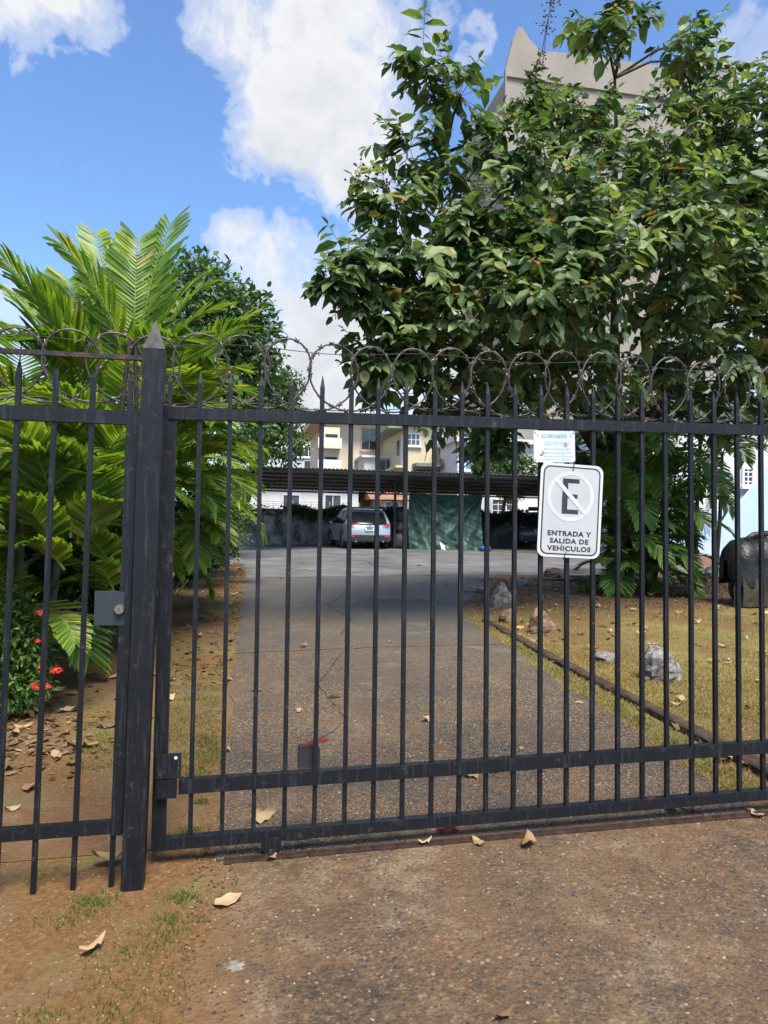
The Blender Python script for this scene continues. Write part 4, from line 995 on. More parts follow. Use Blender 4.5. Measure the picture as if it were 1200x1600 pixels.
def palm(base, heads, label, group, mleaf, seed, lw=.05, ll=.46, nl=30, name='palm_clump', extra=()):
    rg = random.Random(seed); base = Vector(base); base.z = G(base.x, base.y)
    t = Thing(name, base, label, 'palm', group)
    for (hx, hy, hz, nf, L) in heads:
        hd = Vector((base.x+hx, base.y+hy, base.z+hz)); ft = base+Vector((hx*.4+rg.uniform(-.1, .1), hy*.4+rg.uniform(-.1, .1), -.05))
        if hz > .4:
            mm = ft.lerp(hd, .5)+Vector((rg.uniform(-.05, .05), rg.uniform(-.05, .05), 0)); t.part('cane', MB().tube([ft, ft.lerp(mm, .6), mm, mm.lerp(hd, .6), hd], [.05, .042, .038, .034, .028], 8), 'cane', True)
        a0 = rg.uniform(0, 6.28)
        for k in range(nf):
            az = a0+k*2.399+rg.uniform(-.25, .25); fr = k/max(1, nf-1); el = 1.15-1.15*fr+rg.uniform(-.12, .12); dr = rg.uniform(1.2, 2.1)
            m_ = MB(); frond_geo(m_, hd, az, el, L*rg.uniform(.85, 1.1), dr, nl, ll*rg.uniform(.85, 1.1), rg, lw, rg.uniform(-.4, .4)); t.part('frond', m_, [mleaf, 'petiole'])
    for k in range(3):
        hx, hy, hz, nf, L = heads[k % len(heads)]; hd = base+Vector((hx, hy, hz*.9)); m_ = MB()
        frond_geo(m_, hd, rg.uniform(0, 6.28), -.6, L*.7, .9, 18, ll*.6, rg, lw*.5, 0); t.part('dead_frond', m_, ['deadleaf', 'bark'])
    for (p0, p1, L, dr, l2, n2) in extra:
        p0 = Vector(p0); p1 = Vector(p1); dd = p1-p0; az = math.atan2(dd.y, dd.x); el = math.atan2(dd.z, math.hypot(dd.x, dd.y))+dr*.30
        m_ = MB(); frond_geo(m_, p0, az, el, dd.length*1.0, dr, int(n2*1.3), l2, rg, lw*1.05); t.part('frond', m_, [mleaf, 'petiole'])
    return t
def palms():
    g = 'palms left of the driveway'
    c1 = at(205, 640, 3.6)
    ex = [(c1, at(262, 345, 3.9), 0, .35, .50, 26), (c1, at(105, 372, 3.4), 0, .8, .46, 28), (at(190, 620, 3.6), at(150, 360, 4.3), 0, .3, .40, 26), (c1, at(335, 470, 3.9), 0, .9, .45, 26), (c1, at(350, 590, 3.5), 0, 1.1, .42, 26),
          (at(150, 650, 3.2), at(10, 400, 2.9), 0, .5, .48, 26), (at(160, 650, 3.3), at(60, 440, 3.0), 0, .7, .45, 26), (at(170, 680, 2.8), at(20, 600, 2.2), 0, 1.2, .40, 24), (at(200, 680, 3.2), at(250, 560, 2.6), 0, 1.3, .40, 24),
          (at(150, 800, 2.6), at(10, 690, 2.0), 0, 1.0, .42, 24), (at(150, 820, 2.8), at(30, 760, 2.2), 0, 1.2, .42, 22), (at(140, 800, 3.0), at(210, 650, 2.6), 0, 1.2, .40, 24), (at(120, 850, 2.8), at(150, 700, 2.4), 0, 1.2, .38, 24), (at(180, 900, 3.2), at(100, 820, 2.7), 0, 1.2, .35, 22), (at(180, 930, 3.2), at(130, 870, 2.8), 0, 1.2, .28, 20), (at(80, 960, 2.6), at(120, 1000, 2.2), 0, 1.0, .2, 16)]
    ex += [(at(90, 830, 2.4), at(20, 650, 2.0), 0, 1.0, .38, 26), (at(110, 840, 2.4), at(80, 690, 2.1), 0, 1.1, .38, 26), (at(150, 830, 2.5), at(140, 730, 2.2), 0, 1.3, .34, 24), (at(90, 860, 2.3), at(0, 770, 1.9), 0, 1.1, .36, 24), (at(130, 860, 2.5), at(180, 770, 2.2), 0, 1.3, .32, 24), (at(100, 890, 2.3), at(30, 840, 2.0), 0, 1.1, .30, 22), (at(60, 720, 3.2), at(-20, 560, 3.0), 0, .9, .42, 26), (at(100, 640, 3.4), at(30, 450, 3.6), 0, .8, .44, 28), (at(120, 620, 3.6), at(110, 430, 3.8), 0, .7, .44, 28)]
    ex += [(c1, at(300, 430, 3.8), 0, .7, .46, 28), (c1, at(215, 370, 3.9), 0, .35, .46, 28), (at(200, 600, 3.6), at(280, 520, 3.2), 0, 1.1, .42, 28), (at(150, 600, 3.2), at(60, 520, 2.8), 0, 1.1, .44, 26), (at(130, 680, 3.0), at(10, 500, 3.2), 0, .8, .46, 26), (at(150, 720, 3.0), at(70, 640, 2.4), 0, 1.3, .4, 26), (at(160, 740, 3.2), at(190, 700, 2.6), 0, 1.4, .36, 24)]
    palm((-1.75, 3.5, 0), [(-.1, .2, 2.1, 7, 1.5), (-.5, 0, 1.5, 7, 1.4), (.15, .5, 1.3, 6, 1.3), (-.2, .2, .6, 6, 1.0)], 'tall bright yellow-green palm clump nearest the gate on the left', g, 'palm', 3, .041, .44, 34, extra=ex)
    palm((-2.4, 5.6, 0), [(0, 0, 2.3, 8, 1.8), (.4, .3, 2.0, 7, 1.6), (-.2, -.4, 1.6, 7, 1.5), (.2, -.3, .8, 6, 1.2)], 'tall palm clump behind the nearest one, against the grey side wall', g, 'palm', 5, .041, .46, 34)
    ex = [(at(300, 640, 6.4), at(390, 480, 6.6), 0, .9, .46, 26), (at(300, 640, 6.2), at(380, 600, 5.6), 0, 1.2, .44, 26), (at(290, 700, 6.2), at(400, 700, 5.8), 0, 1.2, .42, 26), (at(290, 780, 6.2), at(350, 830, 5.4), 0, .9, .38, 22)]
    ex += [(at(262, 720, 5.4), at(330, 655, 5.0), 0, 1.3, .42, 28), (at(265, 740, 5.4), at(375, 700, 5.2), 0, 1.2, .44, 28), (at(262, 760, 5.4), at(345, 790, 5.0), 0, 1.2, .40, 26), (at(300, 720, 7.2), at(405, 690, 7.0), 0, 1.1, .44, 28), (at(300, 740, 7.2), at(402, 750, 6.8), 0, 1.1, .42, 28), (at(290, 690, 6.6), at(380, 650, 6.4), 0, 1.1, .44, 28), (at(260, 700, 5.0), at(300, 620, 4.6), 0, 1.3, .44, 28), (at(270, 800, 5.6), at(360, 840, 5.6), 0, .9, .36, 24)]
    ex += [(at(290, 620, 5.2), at(375, 500, 5.0), 0, 1.0, .46, 28), (at(290, 640, 5.2), at(365, 560, 4.6), 0, 1.3, .44, 28), (at(280, 660, 5.0), at(345, 640, 4.2), 0, 1.4, .42, 28), (at(290, 700, 6.0), at(395, 630, 6.0), 0, 1.2, .44, 28), (at(290, 740, 6.2), at(390, 760, 5.6), 0, 1.2, .42, 26), (at(270, 640, 5.0), at(300, 510, 4.5), 0, 1.2, .44, 28), (at(280, 760, 5.6), at(330, 740, 5.0), 0, 1.4, .4, 26), (at(250, 560, 5.4), at(320, 440, 5.6), 0, .9, .46, 28), (at(280, 800, 5.8), at(310, 880, 5.4), 0, .9, .3, 22)]
    palm((-1.3, 6.9, 0), [(-.1, 0, 2.5, 8, 1.6), (.3, .3, 1.9, 8, 1.4), (-.1, -.3, 1.2, 8, 1.3), (.2, .1, .6, 7, 1.0)], 'mid-height palm clump right of the post along the soil strip', g, 'palm', 8, .041, .42, 34, extra=ex)
    palm((-1.0, 10.4, 0), [(0, 0, 2.2, 8, 1.7), (.3, .2, 1.5, 8, 1.4), (-.3, .1, .9, 7, 1.2)], 'yellowish palm clump farther along the soil strip, before the carport', g, 'palm', 9, .041, .42, 34)
    palm((-1.1, 14.5, 0), [(0, 0, 2.4, 8, 1.8), (.3, .2, 1.6, 8, 1.5)], 'farthest palm clump on the left, beside the carport end', g, 'palm', 10, .041, .45, 34)
    gr = 'palms under the broad-leaved tree'
    ex = [(at(985, 790, 8.6), at(895, 690, 7.8), 0, 1.2, .42, 28), (at(990, 760, 8.6), at(1010, 680, 7.2), 0, 1.6, .45, 28), (at(990, 780, 8.6), at(1080, 690, 8), 0, 1.3, .42, 28), (at(990, 850, 8.4), at(900, 780, 8), 0, 1.2, .36, 24), (at(990, 850, 8.4), at(1085, 800, 8), 0, 1.2, .36, 24), (at(1000, 880, 8.4), at(1060, 850, 7.6), 0, 1.2, .34, 24), (at(1000, 900, 8.4), at(935, 870, 7.8), 0, 1.2, .34, 24), (at(1000, 905, 8.4), at(1060, 890, 7.8), 0, 1.2, .32, 22), (at(990, 905, 8.4), at(970, 850, 7.8), 0, 1.4, .32, 22), (at(990, 640, 8.6), at(1070, 520, 7.4), 0, 1.4, .42, 26), (at(985, 820, 8.2), at(910, 740, 7.6), 0, 1.2, .4, 26), (at(985, 830, 8.2), at(960, 720, 7.4), 0, 1.4, .4, 26), (at(1000, 820, 8.2), at(1050, 740, 7.4), 0, 1.4, .4, 26), (at(1000, 850, 8.2), at(1100, 750, 8), 0, 1.2, .4, 26), (at(1000, 870, 8.2), at(1095, 830, 7.8), 0, 1.2, .36, 24), (at(985, 880, 8.2), at(890, 830, 7.8), 0, 1.2, .36, 24), (at(1000, 700, 8.4), at(940, 650, 7.6), 0, 1.4, .4, 26), (at(1120, 640, 9), at(1190, 600, 8), 0, 1.3, .42, 26), (at(1100, 700, 9), at(1190, 690, 8), 0, 1.3, .42, 26), (at(1080, 700, 9), at(1130, 780, 8), 0, 1.5, .40, 26)]
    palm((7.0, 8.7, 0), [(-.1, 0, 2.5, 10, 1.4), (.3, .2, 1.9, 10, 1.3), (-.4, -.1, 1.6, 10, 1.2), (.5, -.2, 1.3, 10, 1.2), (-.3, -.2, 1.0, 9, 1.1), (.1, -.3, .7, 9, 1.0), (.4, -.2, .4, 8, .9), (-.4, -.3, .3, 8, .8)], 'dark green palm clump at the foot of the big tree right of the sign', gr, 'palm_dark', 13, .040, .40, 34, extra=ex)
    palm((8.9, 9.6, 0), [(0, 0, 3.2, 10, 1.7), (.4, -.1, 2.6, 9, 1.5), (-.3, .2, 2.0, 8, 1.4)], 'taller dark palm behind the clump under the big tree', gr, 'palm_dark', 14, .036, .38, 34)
palms()

# ------------------------------------------------------------------ bushes and other trees
def leafy(name, base, lobes, nleaf, ls, mleaf, label, cat, group=None, trunk=None, seed=1, shell=.35, flowers=(), wr=(.35, .55)):
    nr = np.random.RandomState(seed); rg = random.Random(seed); base = Vector(base)
    t = Thing(name, base, label, cat, group)
    wts = np.array([r[0]*r[1]*r[2] for _, r in lobes])**.67; wts /= wts.sum(); O = []
    idx = nr.choice(len(lobes), nleaf, p=wts); u = nr.normal(size=(nleaf, 3)); u /= np.linalg.norm(u, axis=1, keepdims=True)
    # clustered radii: sub-clumps on every lobe give light and dark masses
    Cc = np.array([list(c) for c, _ in lobes])[idx]; Rr = np.array([list(r) for _, r in lobes])[idx]
    rad_ = (1-shell*nr.random_sample(nleaf)**1.6)
    bumpv = .86+.22*np.sin(u[:, 0]*9+idx*1.3)*np.sin(u[:, 1]*8+idx)*np.cos(u[:, 2]*9+idx*2.1)
    Op = Cc+u*Rr*(rad_*bumpv)[:, None]+nr.normal(size=(nleaf, 3))*ls*.35
    Dv = u*.7+nr.normal(size=(nleaf, 3))*.55+np.array([0, 0, -.25]); Nv = u*.6+nr.normal(size=(nleaf, 3))*.35+np.array([0, 0, .7])
    L = ls*nr.uniform(.65, 1.2, nleaf); m_ = MB(); leaf_fill(m_, leaf_cloud(Op, Dv, Nv, L, L*nr.uniform(wr[0], wr[1], nleaf)))
    f = t.part('crown' if trunk else 'foliage', m_, mleaf); f['kind'] = 'stuff'
    if trunk:
        rt, top = trunk; top = Vector(top); m_ = MB(); m_.tube([base-Vector((0, 0, .1)), base.lerp(top, .5)+Vector((rt*.5, 0, 0)), top], [rt, rt*.75, rt*.55], 8); t.part('trunk', m_, 'bark', True)
        for c, r in lobes[:7]: t.part('limb', MB().tube([top, top.lerp(Vector(c), .55)+Vector((0, 0, .2)), Vector(c)], [rt*.5, rt*.3, rt*.12], 6), 'bark', True)
    else:
        for c, r in lobes[:6]:
            c = Vector(c); t.part('stem', MB().tube([Vector((base.x+(c.x-base.x)*.3, base.y+(c.y-base.y)*.3, base.z-.03)), Vector(c)], [.014, .006], 5), 'bark')
    for (p, r) in flowers:
        p = Vector(p); m_ = MB(); n = 46
        uu = nr.normal(size=(n, 3)); uu[:, 2] = np.abs(uu[:, 2])*.8; uu[:, 1] -= .3; uu /= np.linalg.norm(uu, axis=1, keepdims=True)
        for q in uu:
            q = Vector(q); c = p+q*r*rg.uniform(.55, 1.0); s1 = q.orthogonal().normalized(); s2 = q.cross(s1); a = rg.uniform(0, 1.5); 
            for kk in range(2):
                e1 = s1*math.cos(a+kk*1.571)+s2*math.sin(a+kk*1.571); e2 = q.cross(e1)
                m_.add([c-e1*r*.30, c+e2*r*.09+q*r*.04, c+e1*r*.30, c-e2*r*.09+q*r*.04], [(0, 3, 2, 1)])
        t.part('flower_head', m_, 'flower')
    return t
def plants():
    g0 = gnd(38, 1120); b = (g0.x-.15, g0.y+.25, G(g0.x-.15, g0.y+.25))
    def L(u, v, Y, r): c = at(u, v, Y); return (tuple(c), (r, r, r*.9))
    fl = [(at(64, 960, 2.15), .042), (at(60, 1003, 2.1), .026), (at(88, 1050, 2.12), .046), (at(72, 1075, 2.1), .036), (at(58, 1076, 2.05), .034), (at(62, 1044, 2.05), .024), (at(52, 1070, 2.1), .022)]
    leafy('flowering_bush', b, [L(20, 975, 2.5, .26), L(45, 1010, 2.42, .24), L(30, 1070, 2.35, .22), L(-20, 1000, 2.4, .32), L(5, 1090, 2.3, .16), L(60, 1060, 2.4, .14), L(-60, 1060, 2.4, .3), L(10, 940, 2.6, .18)], 3600, .055, 'bush', 'green bush with scarlet flower heads left of the side gate', 'bush', None, None, 31, .5, fl)
    def B(u, v, Y, r, s=1.0): c = at(u, v, Y); return (tuple(c), (r, r, r*s))
    g = gnd(290, 885); fl2 = [(at(268, 828, 6.6), .05), (at(275, 852, 6.6), .045), (at(282, 825, 7.2), .04), (at(272, 790, 7.0), .04)]
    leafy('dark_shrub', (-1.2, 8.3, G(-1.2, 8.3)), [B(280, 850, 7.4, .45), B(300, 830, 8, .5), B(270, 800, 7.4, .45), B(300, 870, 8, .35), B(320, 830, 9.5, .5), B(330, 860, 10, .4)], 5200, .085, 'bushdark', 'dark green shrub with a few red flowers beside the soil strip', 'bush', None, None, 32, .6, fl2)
    leafy('dark_shrub', (-2.3, 4.6, G(-2.3, 4.6)), [B(120, 880, 4.4, .5), B(170, 900, 4.8, .5), B(60, 900, 4.4, .45), B(200, 850, 5.2, .6), B(190, 940, 4.6, .3)], 3600, .10, 'bushdark', 'deep green shrub added to block light under the nearest palms', 'bush', None, None, 33, .6)  # added dark mass that blocks light behind and under the palms
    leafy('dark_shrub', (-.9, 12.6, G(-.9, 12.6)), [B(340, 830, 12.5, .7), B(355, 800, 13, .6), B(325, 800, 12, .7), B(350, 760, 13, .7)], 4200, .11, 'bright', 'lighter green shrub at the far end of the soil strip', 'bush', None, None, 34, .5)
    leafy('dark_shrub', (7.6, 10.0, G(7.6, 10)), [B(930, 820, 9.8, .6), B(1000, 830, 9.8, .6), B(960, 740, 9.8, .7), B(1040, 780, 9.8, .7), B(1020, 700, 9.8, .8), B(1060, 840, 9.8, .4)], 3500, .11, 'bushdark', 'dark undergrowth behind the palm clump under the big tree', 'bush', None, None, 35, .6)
    # far trees on the left
    z = lambda x, y: G(x, y)
    leafy('round_tree', (-4.2, 19, z(-4.2, 19)), [B(330, 500, 18, 1.7), B(370, 520, 18.5, 1.5), B(290, 480, 18, 1.7), B(385, 560, 18, 1.2), B(340, 590, 18, 1.7), B(395, 600, 18.5, 1.0), B(280, 600, 18, 2.0), B(310, 440, 18.6, .9), B(380, 490, 18.3, .9), B(355, 660, 18, 1.6), B(250, 520, 18, 2.0), B(200, 560, 18, 2.2)], 12500, .25, 'mango', 'dense dark green round-topped tree behind the left palms', 'tree', None, (.22, at(320, 640, 18.6)), 41, .45)
    leafy('light_tree', (-.5, 24, z(-.5, 24)), [B(435, 620, 23, .85), B(455, 600, 23, .6), B(430, 590, 23.4, .6), B(450, 650, 23, .75), B(420, 660, 23, .9), B(465, 690, 22.6, .5), B(445, 700, 22.8, .7), B(410, 610, 23.6, .9), B(400, 690, 23, 1.0)], 6500, .17, 'bright', 'smaller light green tree right of the dark round tree', 'tree', None, (.13, at(425, 690, 23.4)), 42, .6)
    leafy('yard_tree', (13.5, 34, z(4, 34)), [B(790, 715, 33, 1.0), B(770, 740, 33, .8), B(820, 735, 33, .9), B(800, 760, 33, .9)], 3600, .22, 'bright', 'light green tree behind the carport roof near the sign', 'tree', None, (.14, at(795, 750, 33.4)), 43, .6)
plants()

# side wall, left
def side_wall():
    mb = MB(); mb.box((-3.35, 6.2, 1.55), (.2, 15.6, 3.6)); t = Thing('side_wall', (-3.35, 6.2, 0), 'tall grey concrete wall behind the palms on the left', 'wall'); t.part('wall', mb, 'concrete')
    t.part('coping', MB().box((-3.35, 6.2, 3.40), (.28, 15.7, .10)), 'concrete')
side_wall()

# ------------------------------------------------------------------ carport, back wall, vehicles
YB = 30.0
def back_wall():
    z0 = G(5, 30); t = Thing('back_wall', (6, YB, z0), 'mould-stained grey boundary wall behind the carport', 'wall')
    zt = at(440, 797, YB).z
    t.part('wall', MB().box((8, YB, (z0+zt)/2-.1), (26, .22, zt-z0+.2)), 'oldwall'); t.part('coping', MB().box((8, YB-.02, zt+.03), (26.1, .3, .06)), 'oldwall')
    for k in range(11):
        x = -3.5+k*.85; t.part('arm', MB().bar((x, YB, zt+.05), (x+.02, YB+.18, zt+.42), .03, .03, (1, 0, 0)), 'wire_pale')
    for j in range(4): t.part('wire', MB().tube([(-3.8, YB+.05*j, zt+.12+.09*j), (5.2, YB+.05*j, zt+.12+.09*j)], .008, 4), 'wire')
    # creeper spilling over the right half
    nr = np.random.RandomState(77); n = 9000; x = nr.uniform(2.2, 18, n); zz = zt+.18-np.abs(nr.normal(0, .28, n))+.1*np.sin(x*3)
    x[:500] = nr.uniform(-2, 3, 500)
    O = np.stack([x, YB-.16-nr.random_sample(n)*.22, zz], 1); Dv = nr.normal(size=(n, 3))+np.array([0, -.5, -.8]); Nv = nr.normal(size=(n, 3))*.5+np.array([0, -1, .6]); L = nr.uniform(.07, .14, n)
    m_ = MB(); leaf_fill(m_, leaf_cloud(O, Dv, Nv, L, L*.6)); c = t.part('creeper', m_, 'bushdark'); c['kind'] = 'stuff'
back_wall()
def carport():
    t = Thing('carport', (6, 25, G(6, 25)), 'long low carport with dark corrugated roof on thin steel posts', 'carport')
    YN, YF = 24.2, 29.6; xa = at(385, 732, YN).x; xb = 15.5
    zn = at(620, 737, YN).z; zf = at(620, 771, YF).z
    amp = .022; per = .076*2; nx = int((xb-xa)/per*6); vs = []; fs = []
    for row, (y, z) in enumerate(((YN, zn), (YF, zf))):
        for o in (0, .006):
            for i in range(nx+1):
                x = xa+(xb-xa)*i/nx; vs.append((x, y, z+.03+amp*math.sin(2*math.pi*x/per)+o))
    n = nx+1
    for i in range(nx):
        fs.append((i, i+1, 2*n+i+1, 2*n+i)); fs.append((n+i+1, n+i, 3*n+i, 3*n+i+1)); fs.append((i+1, i, n+i, n+i+1)); fs.append((2*n+i, 2*n+i+1, 3*n+i+1, 3*n+i))
    t.part('roof_sheet', MB().add(vs, fs), 'roofsheet')
    for k in range(7):
        f = .015+k/6*.97; y = YN+(YF-YN)*f; z = zn+(zf-zn)*f-.045
        t.part('purlin', MB().box(((xa+xb)/2, y, z), (xb-xa-.05, .05, .07)), 'steel_dark')
    for u in (404, 617, 842):
        px_ = at(u, 800, 25.8).x; f = (25.8-YN)/(YF-YN); zt = zn+(zf-zn)*f-.09
        t.part('post', MB().bar((px_, 25.8, G(px_, 25.8)), (px_, 25.8, zt-.10), .09, .09, (0, 1, 0)), 'steel_dark')
        t.part('rafter', MB().bar((px_, YN+.1, zn-.14), (px_, YF-.1, zf-.14), .07, .10, (0, 0, 1)), 'steel_dark')
        t.part('brace', MB().bar((px_, 25.8, zt-.55), (px_+.9, 25.5, zt-.03), .05, .05, (0, 1, 0)), 'steel_dark')
    c = at(690, 753, 26.4); t.part('lamp_tube', MB().tube([c-Vector((.3, 0, 0)), c+Vector((.3, 0, 0))], .02, 6), 'frame')
    return t
carport()

def car(name, loc, rz, label, paint, rack=False, suvk=1.0):
    """rear of the car faces -Y in its own axes"""
    root = link(name, None); root.location = loc; root.rotation_euler = (0, 0, rz); tag(root, label, 'car')
    Lh = 4.5; W = .92
    def P(nm, mb, m_, sm=False, par=None): return link(nm, mb.mesh(nm, m_, sm), par or root)
    # stations along the length: y, [(z, halfwidth)...] lower body then greenhouse
    def hw(z, y):
        if z < .95: b = W*(.93+.07*math.sin(min(1, z/.75)*1.57))
        else: b = W*(1-.30*((z-.95)/.72)**1.15)
        e = 1-.10*max(0, (abs(y-2.2)-1.55)/.75)**2
        return b*e
    low = [(0.02, .38), (0.0, .60), (.06, .78), (.10, .98)]
    prof = [(.10, .30), (.02, .45), (.0, .62), (.06, .80), (.10, .97), (.22, 1.20), (.40, 1.47), (.50, 1.585), (.75, 1.645), (1.3, 1.68), (2.0, 1.66), (2.45, 1.57), (2.95, 1.28), (3.35, 1.04), (3.8, .98), (4.25, .86), (4.45, .70), (4.50, .52), (4.44, .30)]
    nx = 10; vs = []; fs = []
    for (y, z) in prof:
        h = hw(z, y)
        for i in range(nx+1):
            q = -1+2*i/nx; cr = (1-abs(q)**2.6); yy = y+(-.07*cr+.07 if y < 2 else .07*cr-.07)*(1 if z < 1.6 else 0) ; vs.append((q*h, yy, z+(.035*cr-.035 if z > 1.5 or (y > 3 and z > .9) else 0)))
    m_ = nx+1
    for j in range(len(prof)-1):
        for i in range(nx): fs.append((j*m_+i+1, j*m_+i, (j+1)*m_+i, (j+1)*m_+i+1))
    # flanks: strips between the profile edge and the belt, then to the sill
    for sg, col in ((-1, 0), (1, nx)):
        o = len(vs); zs = [.30, .50, .72, .95]
        ns = 16
        ring = [j*m_+col for j in range(len(prof))]
        base = len(vs); ctr = []
        for a in range(ns+1):
            y = .10+4.30*a/ns
            for z in zs:
                yy = max(y, .02) ; vs.append((sg*hw(z, yy)*1.003, yy, z))
        k = len(zs)
        for a in range(ns):
            for b in range(k-1):
                q = (base+a*k+b, base+(a+1)*k+b, base+(a+1)*k+b+1, base+a*k+b+1); fs.append(q if sg > 0 else q[::-1])
        # greenhouse side
        up = [(y, z) for (y, z) in prof if z >= .95 and y < 3.5]
        b2 = len(vs)
        for (y, z) in up: vs.append((sg*hw(z, y), y+ .07*(1 if y < 2 else -1)*(1 if z < 1.6 else 0), z-(.035 if z > 1.5 else 0))); vs.append((sg*hw(.95, y), max(.12, y), .95))
        for a in range(len(up)-1): 
            q = (b2+2*a, b2+2*a+1, b2+2*a+3, b2+2*a+2); fs.append(q if sg > 0 else q[::-1])
    P('body', MB().add(vs, fs), paint, True)
    # rear glass
    g = MB(); pts = [(.085, .99), (.235, 1.22), (.39, 1.44)]
    gv = []
    for (y, z) in pts:
        h = hw(z, y)*.86
        for i in range(9):
            q = -1+2*i/8; gv.append((q*h, y-.025-.07*(1-abs(q)**2.6)+.07-.02, z+.01))
    g.add(gv, [(r_*9+i, r_*9+i+1, (r_+1)*9+i+1, (r_+1)*9+i) for r_ in range(2) for i in range(8)]); P('rear_window', g, 'carglass', True)
    sp = MB(); sp.box((0, .40, 1.565), (1.16, .26, .035)); P('spoiler', sp, paint)
    for sg in (-1, 1):
        s = MB()
        yy = [.62, 1.0, 1.5, 2.0, 2.45, 3.0]; zt_ = [1.42, 1.52, 1.55, 1.53, 1.44, 1.10]; gv = []
        for y, z in zip(yy, zt_): gv += [(sg*(hw(1.0, y)+.012), y, 1.0), (sg*(hw(z, y)+.014), y, z)]
        fs2 = [(2*i, 2*i+2, 2*i+3, 2*i+1) for i in range(len(yy)-1)]; s.add(gv, fs2); P('side_window', s, 'carglass')
        for py in (1.48, 2.30): P('pillar', MB().bar((sg*(hw(1.0, py)+.016), py, 1.0), (sg*(hw(1.5, py)+.018), py+.03, 1.50), .05, .012, (1, 0, 0)), 'blackplastic')
        l = MB(); lv = []
        for y, x, z in ((.05, .56, .93), (.05, .58, .985), (.105, .80, .885), (.10, .80, 1.00), (.36, .935, .95), (.36, .925, 1.02)): lv.append((sg*x, y-.035, z))
        l.add(lv, [(0, 2, 3, 1), (2, 4, 5, 3)]); P('tail_lamp', l, 'redlamp')
        l = MB(); l.box((sg*.70, -.005, .50), (.20, .03, .05)); P('reflector', l, 'redlamp')
        mr = MB(); mr.ball((sg*1.02, 2.75, 1.04), (.11, .06, .075), 8, 6); P('mirror', mr, paint, True)
        for y in (.86, 3.58):
            wm = MB(); wm.tube([(sg*(W-.20), y, .345), (sg*(W-.17), y, .345), (sg*(W-.01), y, .345), (sg*(W+.01), y, .345)], [.31, .345, .345, .30], 24); tw = P('wheel', wm, 'tyre', False)
            rm = MB(); rm.tube([(sg*(W+.005), y, .345), (sg*(W+.018), y, .345)], [.235, .215], 20)
            P('rim', rm, 'alloy', False, tw)
            sk = MB()
            for q in range(5): 
                a = q*1.2566; sk.bar((sg*(W+.022), y, .345), (sg*(W+.022), y+.2*math.sin(a), .345+.2*math.cos(a)), .12, .006, (1, 0, 0), w1=.3)
            P('spokes', sk, 'tyre', False, tw)
            ar = MB(); apts = []; 
            for q in range(13):
                a = math.pi*q/12; apts.append((sg*(W+.004), y+.41*math.cos(a), .345+.41*math.sin(a)))
            ar.tube(apts, .035, 5); P('wheel_arch', ar, 'blackplastic')
    b = MB(); b.box((0, .075, .44), (1.72, .16, .22)); b.box((0, .5, .36), (1.55, .9, .10)); P('bumper', b, 'blackplastic')
    pl = MB(); pl.box((0, -.048, .80), (.34, .012, .16)); o = P('number_plate', pl, 'plate'); P('band', MB().box((0, -.056, .855), (.30, .006, .045)), 'plategreen', False, o); P('band', MB().box((0, -.056, .79), (.24, .006, .06)), 'plategreen', False, o)
    P('emblem', MB().tube([(0, -.045, .935), (0, -.058, .935)], [.05, .045], 10), 'alloy')
    for sg in (-1, 1): P('exhaust', MB().tube([(sg*.55, .10, .30), (sg*.55, -.02, .30)], .035, 10), 'alloy')
    ax = MB(); ax.box((0, .95, .30), (1.3, .12, .10)); ax.box((0, 2.2, .28), (1.5, 2.6, .10)); P('underbody', ax, 'blackplastic')
    if rack:
        m_ = MB()
        for sg in (-1, 1): m_.bar((sg*.58, .75, 1.74), (sg*.58, 2.3, 1.74), .04, .04, (0, 0, 1))
        for k in range(4): m_.bar((-.58, .8+.45*k, 1.76), (.58, .8+.45*k, 1.76), .03, .03, (0, 0, 1)); 
        for sg in (-1, 1):
            for k in range(3): m_.bar((sg*.58, .85+.6*k, 1.62), (sg*.58, .85+.6*k, 1.74), .04, .04, (0, 1, 0))
        m_.box((0, 1.4, 1.84), (1.0, .9, .12)); P('roof_rack', m_, 'blackplastic')
    return root
def vehicles():
    a = gnd(577, 858.5); car('parked_car', (a.x, a.y, G(a.x, a.y)+.010), rad(3), 'silver hatchback SUV parked rear-out under the carport', 'silver')
    b = gnd(846, 858); car('parked_car', (b.x-.1, b.y+.1, G(b.x, b.y)+.010), rad(-24), 'dark blue off-roader with roof rack half hidden behind the sign', 'navy', True)
vehicles()

